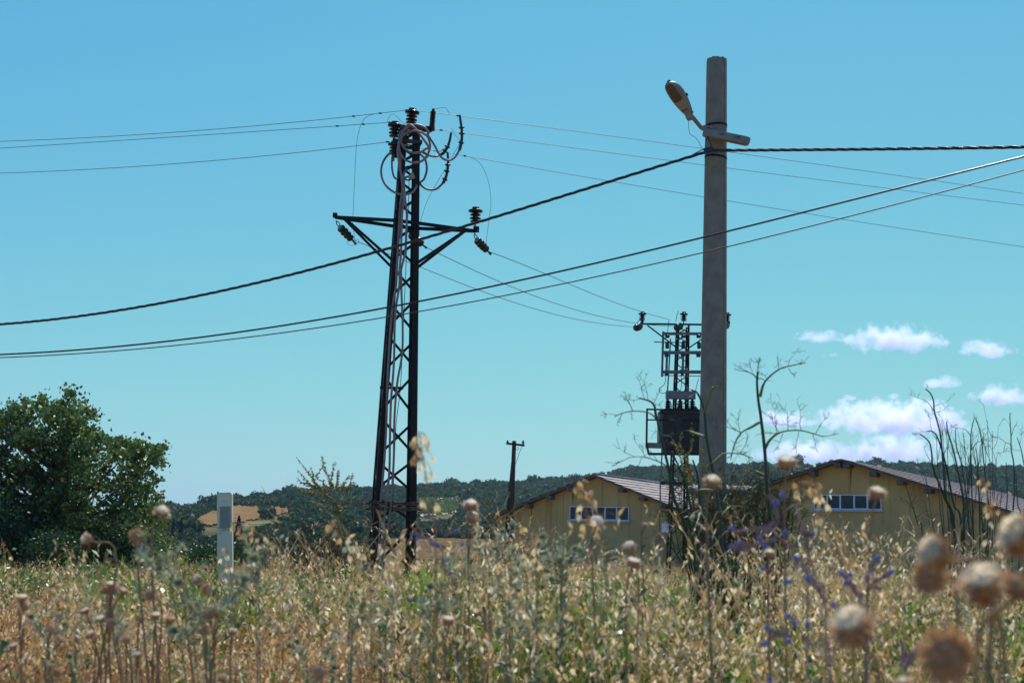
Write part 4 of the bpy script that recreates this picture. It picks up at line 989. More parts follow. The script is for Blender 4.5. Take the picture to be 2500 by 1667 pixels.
# ------------------------------------------------------------------ small timber pole
SY = 62.0
a_ = at(1255.5, 1076, SY); g1 = ground_at(1243, SY); g2 = ground_at(1228, SY+.3)
tp_ = thing('timber_pole', 'small dark timber pole with a short crossbar in front of the left shed', 'pole', g1)
def dwn(p): return Vector(p)-Vector((0, 0, .2))
mb = MB(); mb.tube([dwn(g1), g1.lerp(a_, .5), a_], [.125, .11, .095], 10); obj('post', mb, 'wood_dark', tp_, smooth=True)
top2 = at(1252, 1130, SY+.2); mb = MB(); mb.tube([dwn(g2), g2.lerp(top2, .5), top2], [.11, .10, .08], 10); obj('raking_strut', mb, 'wood_dark', tp_, smooth=True)
mb = MB(); mb.bar(at(1236, 1082, SY-.12), at(1281, 1087, SY-.12), .08, .09); obj('crossbar', mb, 'wood_dark', tp_)
mb = MB(); mb.tube(catmull([at(1275, 1089, SY-.1), at(1268, 1105, SY-.1), at(1259, 1132, SY-.1)], 5), .01, 5); mb.tube(catmull([at(1262, 1090, SY-.1), at(1266, 1094, SY-.1), at(1262, 1098, SY-.1), at(1258, 1094, SY-.1)], 4), .01, 5); obj('wire_tail', mb, 'steel', tp_)
for x_ in (1239, 1277):
    mb = MB(); mb.lathe(at(x_, 1083, SY-.12), (0, 0, 1), [(.02, -.02), (.05, .03), (.055, .07), (.03, .10), (.045, .12), (.02, .15)], 8); obj('insulator', mb, 'porcelain', tp_)
# ------------------------------------------------------------------ white marker post
MY = 11.0
mb0 = ground_at(550, MY); mtop = at(548.5, 1202, MY)
post = thing('marker_post', 'weathered white roadside marker post with a grey reflector panel', 'post', mb0)
wpx = MY/F; W2, D2 = 18.2*wpx, .045
gx = RM @ Vector((1, 0, 0)); gx.normalize(); gy = Vector((0, 1, 0)); up_ = (mtop-mb0).normalized(); gx = (gx-up_*gx.dot(up_)).normalized(); fy = up_.cross(gx).normalized(); fy = fy if fy.y > 0 else -fy
Hm = (mtop-mb0).length; bm = bmesh.new(); rr = .012
prof = [(-W2*1.06, -.15), (W2*1.02, -.15), (W2, Hm-rr*1.5), (W2-rr*.4, Hm-rr*.5), (W2-rr*1.3, Hm), (-W2+rr*1.3, Hm), (-W2+rr*.4, Hm-rr*.5), (-W2, Hm-rr*1.5)]
hz_ = Hm*(1-(1222.5-1202)/(1540-1202.)); hr = .0075; hc = mb0+up_*(Hm-20*wpx)-gx*(.5*wpx)
# front with a drilled hole: outline joined to an octagon
fo = [mb0+gx*x+up_*z-fy*.005 for x, z in prof]; bo = [mb0+gx*x*.96+up_*z+fy*D2 for x, z in prof]
ho = [hc+gx*(hr*math.cos(a))+up_*(hr*math.sin(a)) for a in [math.pi*2*k/8-2.36 for k in range(8)]]
mbp = MB(); vs = fo+[p-fy*.005 for p in ho]+bo+[p+fy*D2 for p in ho]
def rgn(o, h, flip):
    fs = []
    # outline idx o..o+7 ; hole h..h+7 starting lower-left, counter clockwise
    pairs = [(o+0, h+0), (o+1, h+2), (o+2, h+3), (o+3, h+4), (o+4, h+4), (o+5, h+6), (o+6, h+6), (o+7, h+7)]
    for i in range(8):
        a, b = pairs[i], pairs[(i+1) % 8]; hs = [b[1]]
        k = b[1]
        seq = []
        while k != a[1]:
            k = h+((k-h-1) % 8); seq.append(k)
        f_ = [a[0], b[0], b[1]]+seq
        f_ = [x for j, x in enumerate(f_) if x not in f_[:j]]
        fs.append(tuple(f_ if not flip else f_[::-1]))
    return fs
fs = rgn(0, 8, False)+rgn(16, 24, True)+[(i, 16+i, 16+(i+1) % 8, (i+1) % 8) for i in range(8)]+[(8+i, 8+(i+1) % 8, 24+(i+1) % 8, 24+i) for i in range(8)]
mbp.add(vs, fs); obj('body', mbp, 'white_post', post)
ctr = mb0+up_*(Hm-59.5*wpx)+gx*(1.2*wpx); mb = MB(); mb.box(ctr-fy*.0075, gx*(12.6*wpx), fy*.0022, up_*(25.8*wpx)); obj('reflector_panel', mb, 'post_panel', post)
mb = MB()
cr = [(-17, 85.5), (-10, 85), (-4, 86.5), (0, 88), (6, 89), (10, 91), (13, 93), (17, 92)]
for (a, b) in zip(cr, cr[1:]): mb.bar(mb0+up_*(Hm-a[1]*wpx)+gx*a[0]*wpx-fy*.0062, mb0+up_*(Hm-b[1]*wpx)+gx*b[0]*wpx-fy*.0062, .0022, .004, fy)
cr = [(-11, 90), (-6, 92), (-2, 91), (3, 91.5)]
for (a, b) in zip(cr, cr[1:]): mb.bar(mb0+up_*(Hm-a[1]*wpx)+gx*a[0]*wpx-fy*.0062, mb0+up_*(Hm-b[1]*wpx)+gx*b[0]*wpx-fy*.0062, .002, .004, fy)
for (a, b, r_) in ((-11, 98, 1.3), (5, 122, .8), (-13, 80, .9), (-8, 2, 1.4), (9, 1.5, 1.4)): mb.box(mb0+up_*(Hm-b*wpx)+gx*a*wpx-fy*.006, gx*r_*wpx, fy*.0014, up_*r_*.6*wpx)
obj('crack', mb, 'crack', post)
# barbed wire line left of the post
fw = [at(x, y, Y) for x, y, Y in ((150, 1255, 30), (420, 1302, 24), (520, 1322, 22), (625, 1342, 20), (760, 1352, 19))]
fw = catmull(fw, 10); mb = MB(); mb.tube(fw, .005, 5)
for p in fw[::1]: 
    mb.tube([p-Vector((.03, 0, .02)), p+Vector((.03, 0, .02))], .004, 4); mb.tube([p-Vector((.02, 0, -.03)), p+Vector((.02, 0, -.03))], .004, 4)
o = obj('barbed_wire', mb, 'conductor', None, fw[0]); tag(o, 'strand of barbed wire running behind the white marker post', 'wire')
# ------------------------------------------------------------------ big tree at the left
from mathutils.geometry import tessellate_polygon
def in_poly(X, Y, poly):
    inside = np.zeros(len(X), bool); n = len(poly)
    for i in range(n):
        x0, y0 = poly[i]; x1, y1 = poly[(i+1) % n]
        c = ((y0 > Y) != (y1 > Y)) & (X < (x1-x0)*(Y-y0)/(y1-y0+1e-9)+x0); inside ^= c
    return inside
LT = 40.0
rs = np.random.RandomState(3)
OUT = [(-330, 1380), (-360, 1180), (-250, 1010), (-80, 970), (0, 1000), (12, 1022), (28, 985), (48, 990), (60, 972), (88, 985), (100, 962), (112, 966), (122, 985), (150, 978), (160, 955), (172, 946), (181, 965), (183, 992), (196, 985), (205, 975), (210, 998), (232, 1002), (234, 1022), (243, 1038), (252, 1060), (268, 1068), (296, 1068), (310, 1078), (340, 1075), (352, 1090), (372, 1088), (400, 1086), (406, 1098), (386, 1108), (398, 1122), (398, 1140), (380, 1142), (360, 1130), (366, 1150), (388, 1172), (370, 1190), (390, 1205), (398, 1218), (388, 1240), (410, 1262), (395, 1290), (360, 1310), (300, 1350), (230, 1392), (60, 1385)]
base = ground_at(150, LT)
big = thing('broadleaf_tree', 'big dense dark green broadleaf tree at the left edge of the field', 'tree', base)
cand_x = rs.uniform(-360, 410, 6000); cand_y = rs.uniform(940, 1400, 6000)
inn = in_poly(cand_x, cand_y, OUT); cand_x = cand_x[inn]; cand_y = cand_y[inn]
# sky gaps in the middle of the crown
gap = np.sin(cand_x*.055+1)*np.sin(cand_y*.06+cand_x*.02)
keep = ~((gap > .55) & (cand_y > 1030) & (cand_y < 1230))
cand_x = cand_x[keep][:1450]; cand_y = cand_y[keep][:1450]
hw = np.sqrt(np.clip(1-((cand_x-40)/400)**2, 0.02, 1))*np.sqrt(np.clip(1-((cand_y-1200)/290)**2, .05, 1))
dep = LT+hw*2.6*rs.uniform(-1, 1, len(cand_x))
cen = np.array([at(x, y, d) for x, y, d in zip(cand_x, cand_y, dep)])
edge = np.array([(0, 1005), (28, 990), (60, 976), (100, 968), (160, 960), (172, 950), (205, 980), (232, 1006), (250, 1060), (296, 1072), (340, 1078), (372, 1092), (400, 1090), (396, 1125), (368, 1146), (386, 1175), (392, 1210), (396, 1250)])
ecen = np.array([at(x, y, LT+rs.uniform(-.6, .6)) for x, y in edge])
kk = rs.randint(22, 46, len(cen)); P = np.repeat(cen, kk, 0); r_ = np.repeat(rs.uniform(.12, .26, len(cen)), kk)
P = P+rs.normal(size=P.shape)*r_[:, None]*np.array([.75, .75, .6])
P2 = np.repeat(ecen, 60, 0); P2 = P2+rs.normal(size=P2.shape)*np.array([.13, .2, .10]); P = np.vstack([P, P2])
X_, Y_ = pxn(P); ok = in_poly(X_, Y_, [(x+(4 if x > 150 else 0), y-3 if y < 1100 else y) for x, y in OUT]) | (rs.rand(len(P)) < .25)
P = P[ok]
lv, lf = leaf_quads(P, .125, rs, .75, up=.35)
np_obj('crown', lv, lf, ['green_leaf'], parent=big)
mb = MB(); trk = [base-Vector((0, 0, .3)), at(152, 1330, LT), at(148, 1260, LT), at(158, 1180, LT), at(165, 1090, LT), at(168, 1000, LT)]
mb.tube(catmull(trk, 4), [.19-.16*k/20 for k in range(21)], 8)
for i in range(0, len(cen), 9):
    c = Vector(cen[i]); t0 = rnd.uniform(.25, .8); s = catmull(trk, 4); a = s[min(len(s)-1, int(t0*len(s)))]
    if c.z < a.z: a = s[max(2, int(t0*8))]
    m = a.lerp(c, .55)+Vector((rnd.uniform(-.15, .15), rnd.uniform(-.2, .2), rnd.uniform(.0, .3))); mb.tube(catmull([a, m, c], 3), [.05, .042, .036, .03, .022, .015, .008], 5)
obj('trunk', mb, 'bark', big)
def bush(name, label, cat, outline, Y, dpt, n, m, ls, seed, aspect=.6, group=None, up=.2):
    rs = np.random.RandomState(seed); xs = [p[0] for p in outline]; ys = [p[1] for p in outline]
    b = ground_at(sum(xs)/len(xs), Y); t = thing(name, label, cat, b, group)
    X = rs.uniform(min(xs), max(xs), n*5); Yp = rs.uniform(min(ys), max(ys), n*5); k = in_poly(X, Yp, outline); X, Yp = X[k][:n], Yp[k][:n]
    D = Y+dpt*rs.uniform(-1, 1, len(X)); cen = np.array([at(x, y, d) for x, y, d in zip(X, Yp, D)])
    P = np.repeat(cen, 14, 0); P = P+rs.normal(size=P.shape)*ls*1.5
    lv, lf = leaf_quads(P, ls, rs, aspect, up=up); np_obj('foliage', lv, lf, [m], parent=t)
    mb = MB()
    for i in range(0, len(cen), max(1, len(cen)//16)):
        c = Vector(cen[i]); mb.tube([b-Vector((0, 0, .1)), b.lerp(c, .5)+Vector((0, 0, .1)), c], [.03, .02, .006], 5)
    obj('stem', mb, 'bark', t); return t
bush('bush', 'bright green bush in front of the big tree at the lower left edge', 'bush', [(-120, 1410), (-120, 1230), (0, 1215), (40, 1240), (70, 1290), (100, 1330), (90, 1400)], 37, .8, 520, 'bush_leaf', .085, 31)
bush('bush', 'low green bush under the middle of the big left tree', 'bush', [(60, 1410), (70, 1330), (110, 1300), (150, 1310), (190, 1335), (200, 1400)], 36, .7, 420, 'bush_leaf', .085, 32)
bush('bush', 'dark bush between the big left tree and the tall thistle', 'bush', [(190, 1410), (210, 1330), (270, 1290), (330, 1270), (400, 1290), (420, 1340), (440, 1400)], 38, .8, 420, 'green_leaf', .10, 33)
bush('bush', 'green bush low behind the foot of the white marker post', 'bush', [(440, 1400), (470, 1340), (520, 1320), (600, 1330), (650, 1360), (680, 1400)], 45, .8, 320, 'bush_leaf', .10, 34)
bush('shrub', 'dark yellow green shrub with upright twigs left of the lattice tower', 'shrub', [(680, 1420), (690, 1350), (712, 1340), (728, 1300), (745, 1275), (758, 1305), (790, 1310), (830, 1320), (890, 1310), (900, 1360), (905, 1420)], 24, .5, 420, 'dark_leaf', .05, 35, .3, up=1.2)
bush('shrub', 'small dark shrub round the foot of the lattice tower', 'shrub', [(960, 1430), (970, 1395), (1010, 1385), (1040, 1395), (1090, 1400), (1110, 1430)], 30, .4, 160, 'dark_leaf', .05, 36, .3, up=1)

# ------------------------------------------------------------------ meadow of dry oats and weeds
rs = np.random.RandomState(5)
def ribbon(pts, w, up):
    """flat strip through pts -> verts, quads"""
    pts = np.array(pts); n = len(pts); d = np.gradient(pts, axis=0); s = np.cross(d, up); s /= (np.linalg.norm(s, axis=1)[:, None]+1e-9)
    w = np.asarray(w)[:, None] if hasattr(w, '__len__') else w
    V = np.empty((n*2, 3)); V[0::2] = pts-s*w/2; V[1::2] = pts+s*w/2
    return V, np.array([[2*i, 2*i+1, 2*i+3, 2*i+2] for i in range(n-1)])
def oat(rs, nseed, seg, seedlen, lod):
    """one wild oat: stalk, drooping panicle branches and paired husks (height 1)"""
    A = Acc(); bend = rs.uniform(.08, .32); ph = rs.uniform(0, 6.28); dirx = np.array([np.cos(ph), np.sin(ph), 0])
    z = np.linspace(0, 1, seg+1); st = z[:, None]*np.array([0, 0, 1])+dirx*(bend*z[:, None]**2.5); st[:, 2] -= bend*.35*z**4
    V, Q_ = ribbon(st, np.linspace(.006, .0022, seg+1)*(1 if lod == 0 else 1.8), np.array([np.sin(ph), -np.cos(ph), .3])); A.add(V, Q_, np.zeros(len(Q_), int))
    for k in range(nseed):
        t = rs.uniform(.62, 1.0); i = t*seg; a = st[int(min(i, seg-1e-6))]; b = st[min(int(i)+1, seg)]; p = a+(b-a)*(i-int(i))
        an = rs.uniform(0, 6.28); out = rs.uniform(.04, .12)*(1.25-t*.4); e = p+np.array([np.cos(an)*out, np.sin(an)*out, rs.uniform(-.07, .03)])+dirx*.02
        if lod == 0:
            m = (p+e)/2+np.array([0, 0, .025]); V, Q_ = ribbon([p, m, e], .0011, np.array([.3, .2, 1.])); A.add(V, Q_, np.zeros(len(Q_), int))
        L = seedlen*rs.uniform(.75, 1.25)
        for s in ((-1, 1) if lod < 2 else (1,)):
            d = np.array([np.cos(an)*.35+s*.22*np.sin(an), np.sin(an)*.35-s*.22*np.cos(an), -rs.uniform(.4, 1.)+ (rs.rand() < .25)*1.2]); d /= np.linalg.norm(d)
            u = np.cross(d, rs.normal(size=3)); u /= np.linalg.norm(u); v = np.cross(d, u); wd = L*(.19 if lod == 0 else .24)
            V = np.array([e, e+d*L*.38+u*wd, e+d*L, e+d*L*.38-u*wd*.6+v*wd*.9]); A.add(V, np.array([[0, 1, 2, 3]]), np.ones(1, int))
    return np.vstack(A.V), np.vstack(A.F), np.concatenate(A.M)
def tuft(rs, nb, seg, spread, w):
    A = Acc()
    for k in range(nb):
        ph = rs.uniform(0, 6.28); b = rs.uniform(.1, spread); h = rs.uniform(.55, 1); z = np.linspace(0, 1, seg+1)
        o = np.array([rs.normal()*.06, rs.normal()*.06, 0]); pts = o+np.stack([np.cos(ph)*b*z**2, np.sin(ph)*b*z**2, h*(z-.22*b*z**3)], 1)
        V, Q_ = ribbon(pts, np.linspace(w, w*.15, seg+1), np.array([np.sin(ph), -np.cos(ph), .2])); A.add(V, Q_, np.zeros(len(Q_), int))
    return np.vstack(A.V), np.vstack(A.F), np.concatenate(A.M)
def leafy(rs, nl, L, asp, ht=1.0, spread=.28, upb=.5):
    """small branching weed of many leaves (height 1)"""
    A = Acc(); ns = 3
    for s in range(ns):
        ph = rs.uniform(0, 6.28); b = rs.uniform(.05, spread); z = np.linspace(0, 1, 4); h = rs.uniform(.65, 1)
        st = np.stack([np.cos(ph)*b*z**1.5, np.sin(ph)*b*z**1.5, h*z], 1); V, Q_ = ribbon(st, .006, np.array([.2, .9, .2])); A.add(V, Q_, np.zeros(len(Q_), int))
        t = rs.uniform(.15, 1, nl//ns); P = np.stack([np.interp(t, z, st[:, i]) for i in range(3)], 1)+rs.normal(size=(nl//ns, 3))*.045
        V, Q_ = leaf_quads(P, L, rs, asp, up=upb); A.add(V, Q_, np.ones(len(Q_), int))
    return np.vstack(A.V), np.vstack(A.F), np.concatenate(A.M)
def scatter(rs, n, d0, d1, p=1.0, amax=.46):
    d = (rs.rand(n)*(d1**(1+p)-d0**(1+p))+d0**(1+p))**(1/(1+p)); a = rs.uniform(-amax, amax, n)
    x, y = np.sin(a)*d, np.cos(a)*d; return np.stack([x, y, terr(x, y)], 1), d, a
def clump(P, f=1.0, s=0):
    x, y = P[:, 0]*f, P[:, 1]*f
    return .5+.25*(np.sin(x*1.7+s)*np.sin(y*1.3+2*s)+np.sin(x*.63+y*.9+3*s)+.7*np.sin(x*3.9-y*2.7+s)*np.sin(y*3.1))
def posts_clear(P):
    """keep the sight of the marker post's face a little open"""
    return ~((np.abs(np.arctan2(P[:, 0], P[:, 1])-np.arctan2(mb0.x, mb0.y)) < .012) & (P[:, 1] < MY+.1) & (rs.rand(len(P)) < .55))
oats = Acc(); far_o = Acc()
def addp(acc, protos, P, h, lean=.12, wid=1.0):
    pid = rs.randint(0, len(protos), len(P))
    open_ = ~((np.abs(np.arctan2(P[:, 0], P[:, 1])-np.arctan2(mb0.x, mb0.y)) < .011) & (P[:, 1] < MY+.1) & (h > .33) & (rs.rand(len(P)) < .8))   # trodden strip before the marker post
    for k, pr in enumerate(protos):
        s = (pid == k) & open_; n = s.sum()
        if n: acc.add(*replicate(*pr, P[s], rs.uniform(0, 6.28, n), np.stack([h[s]*wid, h[s]*wid, h[s]], 1) if wid != 1 else h[s], rs.normal(size=(n, 2))*lean))
near_p = [oat(rs, rs.randint(14, 26), 6, .044, 0) for _ in range(14)]; mtall_p = [oat(rs, rs.randint(18, 36), 7, .036, 0) for _ in range(12)]; tall_p = [oat(rs, rs.randint(12, 24), 8, .022, 0) for _ in range(10)]
mid_p = [oat(rs, rs.randint(13, 22), 4, .044, 1) for _ in range(8)]
far_p = [oat(rs, 13, 2, .046, 2) for _ in range(6)]
def hmod(d, a):                                       # the sward thins towards the right and close by
    return 1-.10*smooth(.1, .36, a)
P, d, a = scatter(rs, 2000, 2.9, 9, .85); k = (rs.rand(len(P)) < np.clip((clump(P, 1.1, 1)-.30)*1.9, .10, .95)) & posts_clear(P); P, d, a = P[k], d[k], a[k]
addp(oats, near_p, P, rs.normal(.41, .085, len(P)).clip(.2, .62)*np.interp(d, [2.9, 4.5], [.7, 1]))
P, d, a = scatter(rs, 450, 4, 11, .9); k = (rs.rand(len(P)) < np.where(a > -.02, 1.0, .5)*np.where(np.abs(a-.0) < .03, .5, 1)) & posts_clear(P); P, d, a = P[k], d[k], a[k]
addp(oats, tall_p, P, rs.normal(.76, .11, len(P)).clip(.5, 1.05))
P, d, a = scatter(rs, 2600, 3.4, 14, .7); k = (rs.rand(len(P)) < np.clip(.42+2.2*(clump(P, 1.0, 5)-.5), .06, 1)) & posts_clear(P); P, d, a = P[k], d[k], a[k]
addp(oats, mtall_p, P, (rs.normal(.58, .11, len(P))+.12*smooth(-.12, .02, a)).clip(.4, 1.0)*np.interp(d, [3.2, 5], [.72, 1]), .18)
TALL = [(560, 720, 1290, 1400, 45), (700, 905, 1235, 1385, 75), (1005, 1060, 1220, 1390, 12), (1110, 1260, 1235, 1370, 55), (1285, 1500, 1265, 1390, 70), (1500, 1680, 1320, 1405, 70), (1850, 2220, 1215, 1400, 190), (2220, 2520, 1260, 1410, 110), (40, 330, 1330, 1405, 40), (330, 520, 1330, 1420, 30)]
PP = []; HH = []
for (x0, x1, y0, y1, n) in TALL:
    for k in range(int(n*(.5 if x0 > 1080 else .42))):
        dk_ = rs.uniform(3.3, 8); X_k = rs.uniform(x0, x1); tp_k = at(X_k, y0+(y1-y0)*rs.rand()**.6, dk_); zg = gz(tp_k.x, tp_k.y); PP.append((tp_k.x+rs.normal()*.03, tp_k.y, zg)); HH.append(max(.4, (tp_k.z-zg)*1.06))
PP = np.array(PP); HH = np.array(HH); k = posts_clear(PP); addp(oats, tall_p, PP[k], HH[k], .07)
P, d, a = scatter(rs, 8000, 9, 22, .7); k = (rs.rand(len(P)) < np.clip((clump(P, .8, 2)-.28)*1.8, .12, .95)) & posts_clear(P); P, d, a = P[k], d[k], a[k]
addp(oats, mid_p, P, rs.normal(.42, .09, len(P)).clip(.2, .72))
P, d, a = scatter(rs, 26000, 22, 80, .45); k = rs.rand(len(P)) < np.clip((clump(P, .45, 3)-.25)*1.8, .15, 1); P = P[k]; addp(far_o, far_p, P, rs.normal(.44, .10, len(P)).clip(.2, .8))
o = oats.build('wild_oats', ['straw', 'seed']); tag(o, 'pale dry wild oats with hanging husks filling the foreground meadow', 'grass', kind='stuff')
o = far_o.build('far_grass', ['straw', 'seed']); tag(o, 'far band of dry seeding grass in front of the sheds and trees', 'grass', kind='stuff')
bl = Acc(); near_t = [tuft(rs, 9, 4, .8, .010) for _ in range(10)]; far_t = [tuft(rs, 7, 2, .8, .022) for _ in range(6)]
P, d, a = scatter(rs, 11000, 2.6, 11, .8); h = rs.normal(.33, .09, len(P)).clip(.12, .55)*np.interp(d, [2.2, 4.5], [.7, 1]); addp(bl, near_t, P, h, .25)
P, d, a = scatter(rs, 17000, 10, 75, .35); addp(bl, far_t, P, rs.normal(.38, .09, len(P)).clip(.15, .6), .22)
o = bl.build('dry_grass', ['straw']); tag(o, 'thin dry straw blades tangled through the whole meadow', 'grass', kind='stuff')
dk = Acc(); pr = [leafy(rs, 90, .055, .4, upb=.1) for _ in range(8)]; prf = [leafy(rs, 42, .075, .45, upb=.1) for _ in range(5)]
P, d, a = scatter(rs, 9000, 2.9, 12, .85); w_ = clump(P, .55, 4)+.35*(a < 0); k = rs.rand(len(P)) < np.clip(w_-.15, .05, 1); P, d = P[k], d[k]; addp(dk, pr, P, rs.normal(.36, .09, len(P)).clip(.14, .58)*np.interp(d, [2.9, 4.5], [.7, 1]), .15)
P, d, a = scatter(rs, 8000, 12, 60, .4); addp(dk, prf, P, rs.normal(.36, .08, len(P)).clip(.15, .5), .1)
P, d, a = scatter(rs, 5000, 3.4, 14, .7); k = rs.rand(len(P)) < np.clip((clump(P, 1.0, 11)-.4)*2.2, .03, 1); P, d = P[k], d[k]; addp(dk, pr, P, rs.normal(.56, .1, len(P)).clip(.35, .8)*np.interp(d, [3.6, 5], [.75, 1]), .12)
o = dk.build('dry_weeds', ['straw', 'rusty']); tag(o, 'rust brown withered weeds between the oats', 'weeds', kind='stuff')
gw = Acc(); pr = [leafy(rs, 72, .085, .38, upb=.4) for _ in range(8)]
P, d, a = scatter(rs, 8000, 2.9, 12, .85); w_ = clump(P, .8, 7)+.5*smooth(-.12, .1, a)-.1; k = rs.rand(len(P)) < np.clip((w_-.42)*1.7, .02, 1); P, d = P[k], d[k]; addp(gw, pr, P, rs.normal(.43, .09, len(P)).clip(.2, .66)*np.interp(d, [2.9, 4.5], [.7, 1]), .15)
P, d, a = scatter(rs, 8000, 12, 60, .4); k = rs.rand(len(P)) < clump(P, .4, 9); P = P[k]; addp(gw, prf, P, rs.normal(.36, .08, len(P)).clip(.15, .55), .1)
P, d, a = scatter(rs, 9000, 3.4, 16, .7); k = rs.rand(len(P)) < np.clip((clump(P, .9, 13)-.46+.22*smooth(-.12, .05, a))*2.6, .02, 1); P, d = P[k], d[k]; addp(gw, pr, P, rs.normal(.58, .12, len(P)).clip(.35, .9)*np.interp(d, [3.6, 5], [.72, 1]), .12)
o = gw.build('green_weeds', ['weed', 'weed']); tag(o, 'fresh green low weeds among the dry grass', 'weeds', kind='stuff')

# ------------------------------------------------------------------ thistles
def cam_dir(v): return (RM @ Vector(v)).normalized()
def thistle_head(parent, p, axis, R, rr, down=1.0, nb=64, ns=130):
    ax_ = Vector(axis).normalized(); u, v = perp(ax_)
    mb = MB(); mb.lathe(p-ax_*R*.75, ax_, [(.18*R, .1*R), (.62*R, .16*R), (.92*R, .42*R), (1.0*R, .7*R), (.9*R, .95*R), (.6*R, 1.05*R)], 12)
    for k in range(nb):
        a = rr.uniform(0, 6.28); h = rr.uniform(.02, 1.0); rad = float(np.interp(h, [0, .12, .45, .8, 1.2], [.3, .7, .95, .98, .8]))*R
        e = u*math.cos(a)+v*math.sin(a); b = p+ax_*(h-.75)*R+e*rad*.93; d = (e*(1.0)+ax_*(h*1.1-.55)+Vector((rr.gauss(0, .15), rr.gauss(0, .15), rr.gauss(0, .15)))).normalized()
        L = R*rr.uniform(.4, 1.0); s = ax_.cross(e)*R*.075
        mb.add([b-s, b+s, b+d*L*.6+s*.7, b+d*L, b+d*L*.6-s*.7], [(0, 1, 2, 3, 4)])
    h_ = obj('flower_head', mb, 'bract', parent)
    if down < .25:                                    # spent head: short brown florets instead of down
        mb = MB()
        for k in range(ns):
            a = rr.uniform(0, 6.28); q_ = math.sqrt(rr.random()); e = u*math.cos(a)+v*math.sin(a); b = p+ax_*R*.15+e*q_*R*.75; d = (ax_+e*q_*1.1+Vector((rr.gauss(0, .2), rr.gauss(0, .2), rr.gauss(0, .2)))).normalized(); L = R*rr.uniform(.25, .6); s = (d.cross(e) if q_ > .1 else u).normalized()*R*.05
            mb.add([b-s, b+s, b+d*L], [(0, 1, 2)])
        obj('floret', mb, 'bract', h_)
    elif down > 0:
        mb = MB()
        for k in range(ns):
            a = rr.uniform(0, 6.28); q_ = math.sqrt(rr.random()); e = u*math.cos(a)+v*math.sin(a)
            b = p+ax_*R*.22+e*q_*R*.80; d = (ax_*1.0+e*q_*1.25*rr.uniform(.5, 1.4)+Vector((rr.gauss(0, .12),)*3)).normalized(); L = R*rr.uniform(.6, 1.0)*down*(1.05-.3*q_)
            s = d.cross(e); s = (s.normalized() if s.length > .05 else u)*R*.055
            mb.add([b-s*.5, b+s*.5, b+d*L+s*1.4, b+d*L-s*1.4], [(0, 1, 2, 3)])
        mb.lathe(p+ax_*R*.2, ax_, [(.86*R, 0), (.88*R, .2*R*down+.06*R), (.66*R, .4*R*down+.06*R), (.34*R, .52*R*down+.06*R), (.02*R, .56*R*down+.06*R)], 14)
        obj('down', mb, 'pappus', h_)
    return h_
def thistle(label, X, Yp, d, dia, axis, down, seed, group=None, bx_=None, stem=.0028, extra=()):
    rr = random.Random(seed); R = dia/2/F*d*.78; p = at(X, Yp, d); ax_ = cam_dir(axis)
    bxp = bx_ if bx_ is not None else X+rr.uniform(-40, 60); g0 = ground_at(bxp, d+rr.uniform(-.05, .05))
    t = thing('thistle', label, 'thistle', g0, group); e = p-ax_*R*.7
    m1 = g0.lerp(e, .45)+Vector((rr.uniform(-.02, .02), 0, 0)); m2 = e-ax_*min(.10, (e-g0).length*.25)*.7-Vector((0, 0, .03))
    mb = MB(); sp = catmull([g0-Vector((0, 0, .03)), m1, m2, e], 5); mb.tube(sp, [stem*(1.25-.45*k/len(sp)) for k in range(len(sp))], 6)
    for k in range(4, len(sp)-3, 3):                   # dry spiny leaves on the stem
        d_ = Vector((rr.uniform(-1, 1), rr.uniform(-.6, .6), rr.uniform(-.3, .5))); mb.leafq(sp[k], d_, (0, 0, 1), rr.uniform(.03, .07), .010)
    obj('stem', mb, 'thistle_stem', t); thistle_head(t, p, ax_, R, rr, down, 90 if d > 2 else 210, 110 if d > 2 else 260)
    for (dx, dy, sc_, ax2, dn) in extra:
        p2 = at(X+dx, Yp+dy, d+rr.uniform(-.05, .05)); a2 = cam_dir(ax2); e2_ = p2-a2*R*sc_*.7
        mb = MB(); j = sp[int(len(sp)*.6)]; s2 = catmull([j, j.lerp(e2_, .6)+Vector((0, 0, -.01)), e2_], 4); mb.tube(s2, stem*.7, 6); obj('stem', mb, 'thistle_stem', t)
        thistle_head(t, p2, a2, R*sc_, rr, dn, 56, 90)
    return t
